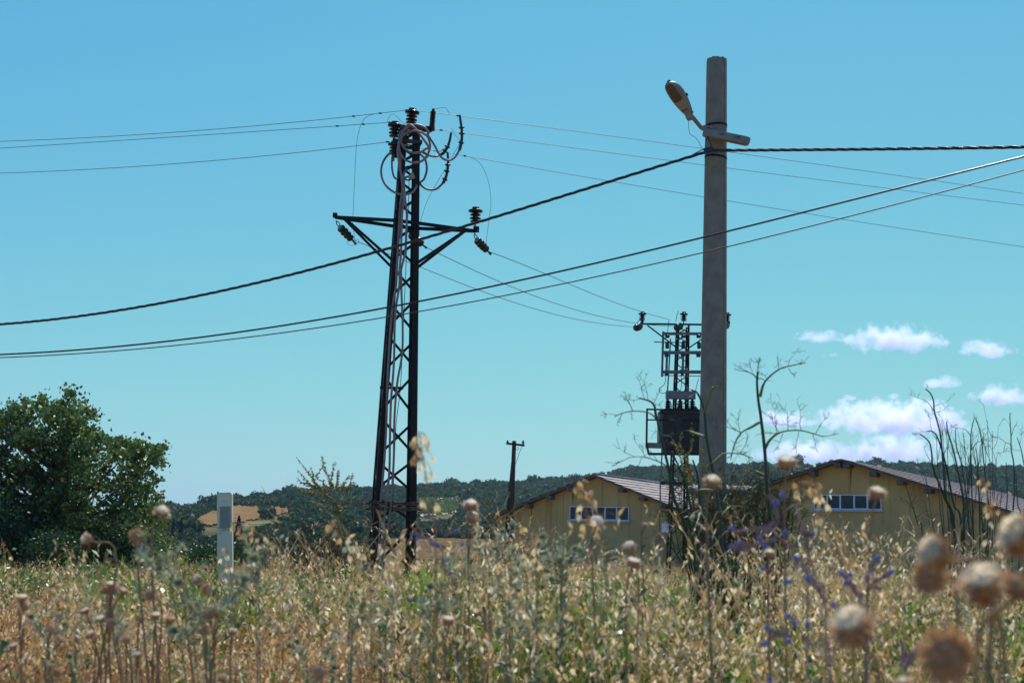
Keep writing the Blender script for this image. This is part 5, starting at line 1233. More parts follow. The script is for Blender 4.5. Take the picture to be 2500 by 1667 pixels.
TL = [
 ('tall thistle with cream down facing up, standing out against the hilltop by the left tree', *cL(1330, 165), 3.6, 40, (.35, .75, .3), .75, {'bx_': 400}),
 ('thistle with white down tipped to the left in front of the big tree', *cL(712, 390), 3.6, 36, (-.75, .35, .3), .9, {'bx_': 235}),
 ('round dark thistle head seen face on beside the silvery weed', *cL(1125, 365), 3.6, 38, (.25, .2, .95), .15, {'bx_': 400}),
 ('tight trio of brown thistle heads at the middle of the left meadow', *cL(910, 755), 3.7, 31, (.1, .95, .2), .25, {'bx_': 285, 'extra': ((-18, 13, .95, (-.6, .6, .3), .2), (4, 15, 1.0, (.3, .5, .8), .15))}),
 ('brown thistle head just right of the tight trio', *cL(1010, 805), 3.8, 28, (.4, .8, .3), .2, {'bx_': 320}),
 ('thistle of two stacked brown heads at the far left edge', *cL(180, 865), 3.6, 33, (.1, .95, .2), .35, {'bx_': 95, 'extra': ((2, 22, 1.05, (-.1, .6, .6), .2), (8, 58, .8, (.5, .6, .5), .15))}),
 ('lone brown thistle head below the far left pair', *cL(415, 1120), 3.6, 27, (.2, .7, .6), .1, {'bx_': 165}),
 ('small tan thistle head low at the far left', *cL(110, 1260), 3.5, 27, (-.2, .9, .2), .3, {'bx_': 60}),
 ('thistle head hanging dark near the lower left corner', *cL(465, 1485), 3.4, 25, (-.2, -.2, .9), .1, {'bx_': 190}),
 ('rusty small thistle head above the dark lower left one', *cL(520, 1212), 3.6, 22, (.6, .6, .3), .1, {'bx_': 185}),
 ('round brown thistle head on a stem below the tall cream one', *cL(1230, 845), 3.7, 29, (-.2, .5, .8), .2, {'bx_': 372}),
 ('tan thistle head at half height, left of the thistle trio', *cL(700, 972), 3.7, 27, (-.3, .9, .2), .4, {'bx_': 232}),
 ('pair of brown thistle heads below the thistle trio', *cL(820, 1038), 3.6, 30, (-.1, .9, .3), .3, {'bx_': 262, 'extra': ((26, 12, .95, (.3, .5, .7), .1),)}),
 ('faded thistle head below the pair, left of three brown stems', *cL(740, 1160), 3.6, 26, (-.2, .8, .4), .3, {'bx_': 250}),
 ('dull brown thistle head between the trio and the round one', *cL(1145, 1042), 3.7, 24, (.2, .6, .6), .1, {'bx_': 352}),
 ('thistle with a cream cap right of the round brown head', *cL(1275, 1010), 3.6, 27, (.1, .95, .2), .45, {'bx_': 388}),
 ('wide flat brown thistle head left of the silvery weed', *cL(1397, 1038), 3.6, 29, (.1, .9, .35), .2, {'bx_': 430}),
 ('thistle with two low brown heads at the bottom of the left group', *cL(1035, 1195), 3.5, 28, (.1, .8, .5), .2, {'bx_': 330, 'extra': ((-25, 2, .85, (-.4, .7, .5), .1),)}),
 ('tan thistle head close to the lower edge, left', *cL(1125, 1330), 3.4, 25, (-.1, .9, .3), .3, {'bx_': 350}),
 ('thistle tipped left beside the white marker post', *cL(1612, 715), 3.5, 33, (-.55, .6, .4), .45, {'bx_': 512}),
 ('thistle nodding right in front of the white marker post, whitish underneath', *cL(1702, 795), 3.5, 35, (.75, -.5, .3), .6, {'bx_': 520}),
 ('pair of round thistle heads below the white marker post', *cL(1706, 1003), 3.4, 29, (0, .5, .8), .2, {'bx_': 545, 'extra': ((24, -5, 1.05, (.75, .4, .4), .6),)}),
 ('dark thistle head left below the round pair', *cL(1667, 1142), 3.4, 27, (.1, .3, .9), .05, {'bx_': 520}),
 ('thistle with pale cap, right below the white post', *cL(1910, 1140), 3.4, 26, (.1, .95, .2), .5, {'bx_': 590}),
 ('small rusty thistle at the lower edge below the white post', *cL(1825, 1515), 3.2, 26, (.1, .8, .5), .1, {'bx_': 560}),
 ('double thistle with ragged cream fringe right of the lattice tower', 1150, 1231, 4.4, 40, (.1, .9, .35), .55, {'bx_': 1165, 'extra': ((4, 29, 1.0, (.1, .85, .4), .5),)}),
 ('open ring shaped thistle head in front of the left shed window', *c6(862, 652), 3.6, 48, (.1, .75, .6), .3, {'bx_': 1470}),
 ('thistle head in the seeding grass below the left shed window', *c6(1130, 850), 3.6, 38, (-.3, .75, .4), .5, {'bx_': 1545}),
 ('flat faded thistle on a short stalk in the middle of the meadow', *c6(1165, 975), 3.4, 42, (.2, .95, .2), .35, {'bx_': 1550}),
 ('small round seed head beside the shed window', *c6(1260, 668), 4.6, 16, (.1, .8, .5), .2, {'bx_': 1585}),
 ('tan thistle with pale crown in front of the foot of the concrete pole', *c6(1815, 318), 3.4, 46, (.15, .95, .25), .75, {'bx_': 1770}),
 ('wide thistle with flat white crown between concrete pole and right shed', 1921, 1128, 3.2, 56, (.03, 1, .18), .6, {'bx_': 1895}),
 ('thistle before the right shed window with a torn brown bract', *c7(915, 1262), 3.0, 48, (.15, .95, .2), .7, {'bx_': 2085, 'stem': .0024}),
 ('cream thistle bud low in the fennel stems', *c8(96, 500), 3.2, 31, (0, 1, .2), .6, {'bx_': 1890}),
 ('big blurred thistle with white down facing left, taller of the near right pair', *c8(1450, 500), 1.55, 88, (-.85, .35, .3), .8, {'bx_': 2375, 'stem': .003}),
 ('big blurred brown thistle tucked under the near right pair', *c8(1405, 690), 1.6, 82, (-.5, .2, .6), .15, {'bx_': 2350, 'stem': .003}),
 ('big blurred thistle with a broad white top near the right edge', *c8(1850, 745), 1.5, 112, (-.35, .85, .3), .8, {'bx_': 2380, 'stem': .003}),
 ('big blurred thistle cut by the right edge with a bright white side', *c8(2140, 355), 1.45, 104, (-.85, .45, .2), .9, {'bx_': 2560, 'stem': .003}),
 ('blurred brown thistle low at the right edge', *c8(2180, 770), 1.4, 96, (.4, .7, .4), .15, {'bx_': 2540, 'stem': .003}),
 ('big blurred thistle leaning right with cream down toward the left', *c8(770, 1090), 1.6, 104, (-.45, .75, .35), .75, {'bx_': 2060, 'stem': .003}),
 ('large shaggy brown thistle seen face on near the lower right corner', *c8(1545, 1345), 1.4, 118, (-.25, .15, .95), .1, {'bx_': 2360, 'stem': .003}),
 ('pale thistle cut by the lower edge at the right', *c8(1190, 1555), 1.7, 36, (-.2, .95, .2), .6, {'bx_': 2235}),
 ('purple brown thistle head low in the middle of the meadow', *q(733, 1542), 3.0, 36, (0, .6, .7), .05, {'bx_': 790}),
 ('tawny flat thistle in the grey weeds right of centre', 1095, 1512, 3.2, 38, (.1, .98, .1), .4, {'bx_': 1110}),
]
for i, (lab, X, Y, d, dia, ax_, dn, kw) in enumerate(TL): thistle(lab, X, Y, d, dia, ax_, dn, 100+i, 'dried thistles in the meadow', **kw)

# ------------------------------------------------------------------ wild fennel
def spray(mb, p, d, L, n, rr, r=.0012, mi=1):
    """feathery dry threads"""
    d = Vector(d).normalized(); pts = [Vector(p)]; dd_ = d.copy()
    for k in range(3):
        dd_ = (dd_+Vector((rr.gauss(0, .16), rr.gauss(0, .16), rr.gauss(.03, .14)))).normalized(); pts.append(pts[-1]+dd_*L/3)
    mb.tube(pts, [r*1.2, r, r*.8, r*.5], 4, mi, False)
    if n <= 0: return
    for k in range(n+2):
        q_ = pts[rr.randint(1, 3)]; e = (dd_*.6+Vector((rr.gauss(0, .6), rr.gauss(0, .5), rr.gauss(.05, .6)))).normalized(); spray(mb, q_, e, L*rr.uniform(.35, .6), n-1, rr, r*.7, mi)
def fennel(label, d, base_x, stems, branches, tips, seed, r0=.008, joints=(), group='wild fennel plants', thread='fennel_tip'):
    rr = random.Random(seed); g0 = ground_at(base_x, d); t = thing('fennel', label, 'fennel', g0, group)
    for L in stems:
        dz = rr.uniform(-.12, .12); P = [at(x, y, d+dz*k/len(L)) for k, (x, y) in enumerate(L)]
        P = [g0+Vector((rr.uniform(-.05, .05), rr.uniform(-.05, .05), -.03))]+P; sp = catmull(P, 6); n = len(sp)
        mb = MB(); mb.tube(sp, [r0*(1.05-.6*k/n) for k in range(n)], 8); obj('stem', mb, 'fennel', t, smooth=True)
    for (L, rb, jt) in branches:
        mbs = MB(); mbj = MB()
        dz = rr.uniform(-.15, .15); P = [at(x, y, d+dz*k/max(1, len(L)-1)) for k, (x, y) in enumerate(L)]; sp = catmull(P, 5); n = len(sp)
        mbs.tube(sp, [rb*(1-.6*k/n) for k in range(n)], 6)
        if jt: m_ = max(3, int(n*jt)); mbj.tube(sp[:m_], [rb*1.45*(1-.3*k/m_) for k in range(m_)], 7)
        br_ = obj('branch', mbs, 'fennel', t, smooth=True)
        if mbj.v: obj('leaf_sheath', mbj, 'fennel_joint', br_, smooth=True)
    mb = MB()
    for (x, y, dx, dy, L, n) in tips:
        spray(mb, at(x, y, d), cam_dir((dx, -dy, rr.uniform(-.3, .3))), L/F*d, n, rr, .0013, 0)
    if mb.v: stuffed(obj('thread_leaves', mb, thread, t))
    return t
def L3(*p): return [c3(*a) for a in p]
def LF(*p): return [cF(*a) for a in p]
def L7(*p): return [c7(*a) for a in p]
def T3(x, y, dx, dy, L, n): return (*c3(x, y), dx, dy, L, n)
def T7(x, y, dx, dy, L, n): return (*c7(x, y), dx, dy, L, n)
FD = 6.5
fennel('tallest fennel with forked bare stem, right of the concrete pole', FD, 1868,
    [LF((1060, 1180), (1045, 1000), (1025, 780), (1010, 560), (985, 350), (970, 250), (962, 140), (968, 70))],
    [(L3((1115, 780), (1135, 700), (1160, 655), (1210, 605), (1280, 560), (1380, 535), (1465, 518)), .0052, .28), (L3((1095, 640), (1060, 605), (1010, 585), (945, 575)), .004, 0), (L3((1155, 1172), (1190, 1110), (1270, 1050), (1410, 1035), (1520, 1060), (1600, 1085)), .0052, .45), (L3((1112, 972), (1050, 1010), (970, 1055), (920, 1140), (890, 1260)), .0048, .42), (L3((968, 1052), (920, 1030), (860, 1008)), .003, 0), (L3((1160, 1385), (1080, 1350), (990, 1325)), .0048, .6), (L3((1100, 640), (1130, 640), (1155, 660)), .003, 0)],
    [T3(1090, 600, 0, -1, 40, 2), T3(1060, 590, -.6, -.9, 34, 2), T3(1020, 582, -.8, -.3, 34, 2), T3(950, 575, -1, -.2, 12, 1), T3(1100, 560, .2, -1, 30, 2), T3(1120, 600, .6, .3, 30, 1), T3(1260, 570, -.1, -1, 40, 2), T3(1330, 540, .15, -1, 40, 2), T3(1400, 532, .9, -.3, 26, 2), T3(1330, 560, .4, 1, 24, 2), T3(1240, 1060, -.3, -1, 60, 3), T3(1260, 1050, -.7, -1, 50, 2), T3(1330, 1036, .1, -1, 46, 3), T3(1430, 1036, -.1, -1, 50, 2), T3(1290, 1060, -.2, 1, 34, 2), T3(1410, 1045, 0, 1, 36, 2), T3(1520, 1065, .3, .8, 36, 2), T3(1540, 1060, .5, -.9, 40, 2), T3(1590, 1080, 1, .1, 30, 2), T3(960, 1050, -.1, -1, 46, 2), T3(930, 1035, -.8, -.5, 40, 2), T3(870, 1010, -1, -.1, 40, 2), T3(900, 1210, -.3, 1, 34, 2), T3(910, 1180, .8, .2, 40, 2), T3(1260, 1060, -1, -.2, 40, 2)], 201, .0098)
fennel('leaning fennel with yellow sheaths in front of the concrete pole', FD-.1, 1775,
    [L3((820, 1900), (795, 1620), (770, 1400), (745, 1310), (705, 1080), (690, 900), (665, 810), (630, 745), (590, 725))],
    [(L3((690, 895), (715, 810), (750, 715), (800, 702)), .0048, .75), (L3((748, 1295), (800, 1245), (850, 1212), (960, 1215), (1060, 1250)), .0048, .5), (L3((695, 1085), (620, 1060), (545, 1040), (430, 1085)), .0046, .6), (L3((600, 768), (560, 790)), .003, 0), (LF((720, 1010), (770, 950), (800, 930), (900, 940), (985, 1000)), .004, .4), (L3((745, 1497), (680, 1490), (600, 1500)), .005, .8)],
    [T3(800, 702, .5, -1, 28, 1), T3(600, 740, -.8, -.6, 20, 1), T3(960, 1215, .6, -.8, 44, 2), T3(1010, 1230, .8, .6, 40, 2), T3(900, 1212, .1, -1, 40, 2), T3(500, 1060, -.3, -1, 40, 2), T3(440, 1085, -1, -.3, 44, 2)], 202, .009)
fennel('fennel with a drooping feathery head in front of the transformer pylon', FD+.1, 1718,
    [L3((600, 1900), (520, 1700), (460, 1560), (420, 1350), (380, 1180), (345, 1030), (322, 930), (305, 850), (270, 812), (190, 788)), L3((640, 1900), (590, 1650), (545, 1440), (500, 1330), (440, 1200)), L3((740, 1900), (660, 1600), (640, 1400), (600, 1260))],
    [(L3((322, 945), (260, 900), (150, 888), (60, 905), (0, 932)), .004, 0), (L3((140, 888), (120, 840), (70, 780)), .0025, 0), (L3((405, 1320), (370, 1290), (300, 1260), (200, 1235), (110, 1245)), .0035, .25)],
    [T3(300, 830, .4, -1, 30, 2), T3(255, 800, -.1, -1, 46, 2), T3(230, 795, -.5, -1, 46, 2), T3(200, 790, -1, 0, 20, 2), T3(290, 830, .9, .2, 26, 2), T3(140, 888, -.3, -1, 40, 2), T3(90, 800, -.3, -1, 20, 1), T3(60, 905, -.5, 1, 26, 2), T3(20, 920, -1, .3, 26, 2), T3(130, 890, .1, 1, 24, 1), T3(240, 1245, -.4, -1, 44, 2), T3(160, 1240, -1, -.4, 46, 2), T3(110, 1245, -1, .4, 40, 2), T3(210, 1238, -.3, 1, 36, 1), T3(330, 1270, -.6, -.7, 40, 2)], 203, .0085)
rr = random.Random(9)
for i, (bx2, lab, n) in enumerate(((1800, 'low tangled fennel stems behind the leaning fennel', 22), (1880, 'low tangled fennel stems at the foot of the tallest fennel', 20), (1725, 'low fennel tangle below the transformer pylon', 16))):
    st = []; br = []; tp2 = []
    for k in range(n):
        tx = bx2+rr.uniform(-95, 75); ty = rr.uniform(1180, 1330); st.append([(bx2+(tx-bx2)*.4+rr.uniform(-8, 8), 1440), (bx2+(tx-bx2)*.8, (1440+ty)/2), (tx, ty)])
        for m in range(2): 
            a_ = rr.choice((-1, 1)); br.append(([(tx-(tx-bx2)*.1*m, ty+35*m), (tx+a_*rr.uniform(10, 25), ty-rr.uniform(0, 30)+35*m), (tx+a_*rr.uniform(30, 70), ty+rr.uniform(-50, 20)+35*m)], .0025, .4 if m else .2))
        tp2 += [(tx, ty, rr.uniform(-.6, .6), -1, rr.uniform(35, 60), 3), (tx, ty+25, rr.uniform(-1, 1), -.6, 50, 3), (tx-(tx-bx2)*.2, ty+60, rr.uniform(-1, 1), -.5, 55, 3), (tx-(tx-bx2)*.35, ty+100, rr.uniform(-1, 1), -.5, 55, 3)]
    fennel(lab, 7.2+.35*i, bx2, st, br, tp2, 210+i, .0045, thread='fennel_thread')
FR = 10.0
fennel('tallest of the dry fennels in front of the right shed roof', FR, 2360,
    [L7((1510, 1568), (1440, 1300), (1420, 1050), (1400, 830), (1380, 740), (1352, 640), (1345, 560), (1320, 500), (1285, 470)), L7((1560, 1568), (1500, 1350), (1440, 1050), (1380, 850), (1340, 795), (1300, 790)), L7((1580, 1568), (1570, 1300), (1500, 950), (1455, 800), (1448, 740)), L7((1500, 1568), (1430, 1300), (1345, 1080), (1330, 950), (1310, 870), (1240, 810))],
    [(L7((1350, 640), (1310, 580), (1260, 545)), .003, 0), (L7((1360, 1080), (1310, 1000), (1280, 945)), .003, 0), (L7((1520, 1100), (1485, 950)), .003, 0)],
    [T7(1340, 600, 1, -.4, 36, 2), T7(1350, 650, 1, 0, 26, 2), T7(1260, 545, -1, -.1, 30, 2), T7(1290, 475, .3, -1, 14, 1), T7(1330, 700, -.6, -.4, 24, 2), T7(1300, 790, -1, .1, 30, 2), T7(1240, 810, -1, .1, 18, 2), T7(1310, 870, -.6, .6, 22, 1), T7(1448, 740, .2, -1, 16, 1)], 221, .0085)
fennel('dry fennel with branching tops right of the tallest right hand fennel', FR+.4, 2395,
    [L7((1650, 1568), (1640, 1300), (1632, 1000), (1630, 850), (1640, 760), (1660, 680)), L7((1760, 1568), (1760, 1300), (1735, 1080), (1715, 880), (1695, 770), (1665, 690)), L7((1700, 1568), (1690, 1200), (1680, 1000), (1670, 920)), L7((1620, 1568), (1590, 1250), (1560, 1050), (1520, 900), (1512, 770))],
    [(L7((1632, 830), (1590, 780), (1540, 770)), .003, 0), (L7((1718, 900), (1730, 820), (1720, 790)), .003, 0), (L7((1640, 930), (1690, 870), (1760, 890)), .003, .3), (L7((1740, 1080), (1745, 990), (1735, 910)), .003, 0)],
    [T7(1540, 770, -1, -.2, 20, 2), T7(1660, 685, .2, -1, 12, 1), T7(1700, 860, 1, -.2, 30, 2), T7(1730, 900, .9, .3, 26, 2), T7(1580, 980, .6, -.6, 30, 2), T7(1560, 1000, -.6, -.8, 30, 2), T7(1500, 1000, -.4, -1, 30, 2)], 222, .0062)
fennel('slim dry fennel close to the right edge', FR-.3, 2470,
    [L7((1950, 1568), (1965, 1250), (1960, 1050), (1940, 930), (1938, 820), (1930, 700), (1932, 650)), L7((2010, 1568), (1990, 1350), (1975, 1100)), L7((1900, 1568), (1910, 1300), (1902, 1030)), L7((2080, 1500), (2060, 1200), (2020, 950), (1985, 840))],
    [(L7((1942, 900), (1900, 880), (1880, 950)), .0025, 0), (L7((1935, 760), (1905, 705)), .0025, 0), (L7((1940, 830), (1965, 750)), .0025, 0)],
    [T7(1900, 880, -.8, -.6, 30, 2), T7(1930, 940, -1, .1, 26, 2), T7(1965, 760, .4, -.8, 16, 1), T7(2000, 900, .3, -1, 40, 2), T7(2010, 940, -1, 0, 30, 2)], 223, .006)
rr = random.Random(77)
for (bx2, lab, n, dd0) in ((2330, 'thicket of thin bare fennel stems left of the tallest right hand fennel', 16, 10.6), (2420, 'thicket of thin bare fennel stems before the long shed roof', 18, 11.2)):
    st = []; br = []; tp2 = []
    for k in range(n):
        tx = bx2+rr.uniform(-80, 70); ty = rr.uniform(1000, 1290); st.append([(bx2+(tx-bx2)*.35+rr.uniform(-12, 12), 1430), (bx2+(tx-bx2)*.7+rr.uniform(-6, 6), (1430+ty)/2), (tx, ty)])
        for m in range(2):
            a_ = rr.choice((-1, 1)); yy = ty+rr.uniform(10, 110); xx = tx-(tx-bx2)*.3*(yy-ty)/200
            br.append(([(xx, yy), (xx+a_*rr.uniform(4, 12), yy-rr.uniform(15, 40)), (xx+a_*rr.uniform(10, 24), yy-rr.uniform(40, 80))], .0022, .25 if m else 0)); tp2.append((br[-1][0][-1][0], br[-1][0][-1][1], a_*.5, -1, rr.uniform(10, 24), 1))
    fennel(lab, dd0, bx2, st, br, tp2, 240+n, .0042)
fennel('pale leafy stalk before the larger shed wall', 8.0, 2258,
    [L7((1260, 1640), (1225, 1500), (1195, 1400), (1160, 1290), (1120, 1170))], [(L7((1200, 1380), (1140, 1330), (1080, 1300)), .002, 0), (L7((1215, 1450), (1290, 1400), (1400, 1385)), .002, 0), (L7((1180, 1340), (1210, 1290), (1225, 1265)), .002, 0)],
    [T7(1190, 1380, -.8, -.4, 40, 2), T7(1230, 1480, .8, -.5, 40, 2), T7(1170, 1300, .4, -1, 30, 2), T7(1240, 1540, .8, -.6, 36, 2), T7(1180, 1350, .8, -.3, 30, 2)], 224, .004)

# ------------------------------------------------------------------ yellow flowered spikes, silver weeds, bugloss
def spikes(label, d, bxp, L, seed, bud=.007, trunk=None, r=.0025, flowers=.18, dens=10):
    rr = random.Random(seed); g0 = ground_at(bxp, d); t = thing('yellow_spike_plant', label, 'wildflower', g0, 'yellow flowered spike plants')
    mb2 = MB(); mb3 = MB()
    if trunk: mb = MB(); mb.tube(catmull([g0-Vector((0, 0, .03))]+[at(x, y, d) for x, y in trunk], 5), r*2.2, 6); obj('stem', mb, 'mullein', t)
    for l in L:
        dz = rr.uniform(-.4, .4); P = catmull([at(x, y, d+dz*k/len(l)) for k, (x, y) in enumerate(l)], 6); n = len(P); mb = MB(); mb.tube(P, [r*(1.1-.7*k/n) for k in range(n)], 5); obj('spike', mb, 'mullein', t)
        for k in range(int(n*.15), n):
            for m in range(max(1, int(dens*(P[min(k+1, n-1)]-P[k-1]).length/.12))):
                p = P[k-1].lerp(P[k], rr.random())+Vector((rr.uniform(-1, 1), rr.uniform(-1, 1), rr.uniform(-1, 1)))*bud*.9; s = bud*rr.uniform(.5, 1.1)*(1.1-.55*k/n)
                if rr.random() < flowers*(1-.6*k/n): 
                    mb3.ball(p, s*.95, 0, (1, 1, .8), 5, 3)
                else: mb2.ball(p, s*.8, 0, (1, 1, .9), 5, 3)
    if mb2.v: stuffed(obj('bud', mb2, 'bud', t))
    if mb3.v: stuffed(obj('petal', mb3, 'yellow', t))
    return t
def LY(*p): return [cY(*a) for a in p]
YD = 9.0
spikes('large yellow flowered plant with spreading spikes left of the lattice tower', YD, 850,
    [LY((940, 700), (760, 520), (650, 370), (560, 240), (450, 95)), LY((850, 560), (690, 420), (640, 290), (610, 220)), LY((760, 470), (600, 420), (530, 340), (455, 245)), LY((720, 480), (620, 440), (500, 400), (440, 345)), LY((800, 560), (640, 540), (500, 510), (385, 425)), LY((860, 520), (780, 400), (700, 350), (740, 250), (800, 160)), LY((900, 520), (850, 350), (790, 190), (760, 60)), LY((900, 480), (880, 380), (905, 250), (935, 140)), LY((950, 500), (955, 400), (965, 320), (978, 250)), LY((960, 500), (1040, 420), (1110, 300)), LY((1070, 500), (1120, 420), (1140, 340), (1160, 290)), LY((1060, 560), (1130, 450), (1190, 405)), LY((940, 780), (800, 720), (700, 690), (590, 650)), LY((960, 800), (1080, 720), (1150, 640), (1200, 590)), LY((960, 700), (900, 620), (820, 600), (740, 560)), LY((970, 720), (1010, 620), (1060, 560)), LY((1010, 950), (900, 860), (830, 800)), LY((1030, 1000), (960, 850), (930, 700)), LY((1050, 1150), (1120, 980), (1180, 860)), LY((1050, 1200), (1000, 1050), (980, 900))],
    301, .0105, LY((1060, 1500), (1050, 1250), (1010, 900), (930, 650)), .003, .35, 11)
spikes('thin yellow spike plant with bare twigs between marker post and tower', 12, 690, [LY((240, 1500), (170, 1000), (130, 750), (60, 580), (-5, 450)), LY((150, 850), (80, 760), (20, 720)), LY((150, 900), (60, 860), (0, 800)), LY((260, 950), (265, 750), (270, 640)), LY((350, 900), (360, 660), (355, 570))], 302, .007, None, .002, .1, 7)
spikes('thorny yellow spike plant right of the lattice tower by the double thistle', 7.0, 1215,
    [[(1212, 1380), (1205, 1290), (1188, 1210), (1180, 1190)], [(1204, 1255), (1180, 1225), (1168, 1205)], [(1206, 1265), (1230, 1235), (1245, 1200)], [(1210, 1275), (1245, 1250), (1262, 1232)], [(1215, 1290), (1250, 1258), (1280, 1238)], [(1200, 1240), (1212, 1215), (1214, 1200)], [(1212, 1300), (1180, 1262), (1160, 1240)], [(1218, 1330), (1195, 1300), (1170, 1290)]], 303, .006, None, .0025, .12, 9)
spikes('ochre spike plant among the fennel in front of the concrete pole', 7.4, 1712, [LF((590, 1300), (560, 900), (520, 640), (545, 560), (548, 400)), LF((560, 900), (480, 640), (420, 500)), LF((570, 800), (500, 590), (440, 540), (380, 520)), LF((600, 1000), (610, 800), (620, 640), (600, 540)), LF((640, 1100), (700, 850), (730, 650)), LF((700, 1100), (790, 850), (810, 640)), LF((560, 760), (470, 560), (490, 450)), LF((600, 900), (640, 720), (680, 600)), LF((750, 1050), (860, 800), (920, 650)), LF((800, 1050), (900, 900), (960, 760))], 304, .009, None, .0024, .35, 14)
def silver(label, d, bxp, stems, seed, L0=.050, group='silvery leaved weeds'):
    rr = random.Random(seed); g0 = ground_at(bxp, d); t = thing('silver_weed', label, 'weed', g0, group); mb = MB(); ml = MB()
    for s in stems:
        P = catmull([g0-Vector((0, 0, .02))]+[at(x, y, d+rr.uniform(-.08, .08)) for x, y in s], 7); n = len(P); mb.tube(P, [.0022*(1.1-.6*k/n) for k in range(n)], 6)
        for k in range(int(n*.12), n):
            for m in range(2):
                t_ = (P[min(k+1, n-1)]-P[k-1]).normalized(); u, v = perp(t_); a = rr.uniform(0, 6.28); e = u*math.cos(a)+v*math.sin(a)
                ml.leafq(P[k-1].lerp(P[k], rr.random()), e*.8+t_*rr.uniform(.35, 1.1), t_, L0*rr.uniform(.5, 1.1)*(1.1-.5*k/n), L0*.17)
        for m in range(9):
            t_ = (P[-1]-P[-3]).normalized(); u, v = perp(t_); a = m*2.4; e = u*math.cos(a)+v*math.sin(a); ml.leafq(P[-1], e*.6+t_, t_, L0*.6, L0*.2)
    obj('stem', mb, 'silver_stem', t); stuffed(obj('leaves', ml, 'silver', t)); return t
def LL(*p): return [cL(*a) for a in p]
silver('tall silvery weed leaning across the left meadow toward the marker post', 3.5, 545, [LL((1700, 1250), (1560, 950), (1380, 740), (1250, 560), (1190, 400)), LL((1560, 960), (1420, 700), (1360, 560), (1450, 480)), LL((1660, 1150), (1560, 900), (1480, 760)), LL((1400, 720), (1300, 660), (1200, 560), (1150, 500))], 401)
silver('silvery weed with arching stem in front of the white post foot', 3.4, 560, [LL((1720, 1180), (1800, 1000), (1900, 880), (1990, 740)), LL((1900, 880), (1960, 800), (2050, 620), (2080, 560)), LL((1700, 1250), (1560, 1180), (1450, 1140))], 402)
silver('silvery weed top right of the white post', 4.2, 640, [[(632, 1460), (625, 1400), (618, 1350), (600, 1320)], [(625, 1400), (640, 1370), (650, 1340)]], 403)
for i, (x, y, lab) in enumerate(((848, 1468, 'silvery weed left of centre under the lattice tower'), (935, 1440, 'slim upright silvery weed under the lattice tower legs'), (1050, 1440, 'bushy silvery weed right under the lattice tower'), (1300, 1345, 'silvery weed with star shaped leaves before the left shed wall, left of two'), (1370, 1320, 'silvery weed with star shaped leaves before the left shed wall, right of two'), (1120, 1345, 'silvery weed beside the ploughed field'), (1185, 1290, 'silvery weed below the double thistle'), (890, 1560, 'silvery weed in the lower middle of the meadow'), (1010, 1545, 'grey green weed at the bottom right of the slim upright one'), (130, 1490, 'silvery weed behind the far left thistles'), (175, 1480, 'silvery weed near the far left thistles, next to the tan one'), (330, 1500, 'small silvery weed among the left thistles'), (1320, 1480, 'grey green weed in the middle of the meadow'), (800, 1610, 'silvery weed at the lower edge left of centre'), (1240, 1395, 'silvery weed at the foot of the timber pole'), (760, 1540, 'silvery weed by the purple brown thistle'))):
    r2 = random.Random(500+i); st = []
    for k in range(4 if i not in (3, 4, 5, 6) else 6): 
        ex = r2.uniform(-70, 70); st.append([(x+ex*.25, y+110), (x+ex*.7, y+50), (x+ex, y+r2.uniform(-14, 40))])
    silver(lab, 3.8+r2.random()*1.4, x+r2.uniform(-20, 20), st, 410+i, .046)
def bugloss(label, d, bxp, stems, fl, seed):
    rr = random.Random(seed); g0 = ground_at(bxp, d); t = thing('bugloss', label, 'wildflower', g0, 'blue flowered bugloss plants'); mb = MB(); mf = MB()
    for j, s in enumerate(stems):
        P = [at(x, y, d+rr.uniform(-.03, .03)) for x, y in s]
        if j == 0: P = [g0-Vector((0, 0, .02))]+P
        P = catmull(P, 7); n = len(P); mb.tube(P, [.0019 if j == 0 else .002*(.6+.6*math.sin(3.0*k/n)) for k in range(n)], 6)
        if j:
            for k in range(n):
                for m in range(7):
                    a = rr.uniform(0, 6.28); e = Vector((math.cos(a), rr.uniform(-.6, .6), math.sin(a))); mb.leafq(P[k], e, (0, 1, 0), rr.uniform(.004, .009), .0026)
    for (x, y) in fl:
        mf = MB(); p = at(x, y, d-.01)
        for m in range(7):
            a = m*.9+rr.random(); e = (Vector((math.cos(a), -.5, math.sin(a)))).normalized(); mf.leafq(p+e*.001, e, (0, -1, .2), .0062, .0075)
        mf.ball(p, .0028, 0, (1, 1, 1), 5, 3); obj('flower', mf, 'blue', t)
    obj('stem', mb, 'bugloss', t); return t
def LB(*p): return [cB(*a) for a in p]
def L8(*p): return [c8(*a) for a in p]
bugloss('bugloss with curling purple branches and blue flowers in front of the fennel', 3.0, 1960, [LB((1500, 1800), (1250, 1500), (950, 1260), (820, 1120)), LB((830, 1110), (600, 1080), (380, 1110), (150, 1150), (50, 1090)), LB((880, 1290), (700, 1330), (450, 1420), (250, 1400), (190, 1380)), LB((780, 1100), (850, 980), (700, 1150), (580, 1260)), LB((940, 1010), (900, 750), (810, 540), (780, 470)), LB((350, 1500), (200, 1470), (50, 1440))],
        LB((45, 1080), (185, 1375), (35, 1440), (575, 1290), (910, 600), (1005, 445), (690, 1435), (1070, 1180), (870, 610)), 501)
bugloss('bugloss with a raised blue tip right of the fennel', 2.9, 2105, [L8((900, 1300), (870, 1000), (830, 860), (810, 780)), L8((840, 870), (760, 760), (740, 690)), L8((900, 820), (900, 700), (930, 620), (965, 560)), L8((900, 810), (960, 740), (1040, 690), (1090, 660)), L8((850, 860), (790, 780), (700, 680))],
        L8((975, 545), (1095, 652), (755, 680), (895, 720), (720, 745), (685, 668), (620, 930), (785, 945), (745, 965)), 502)
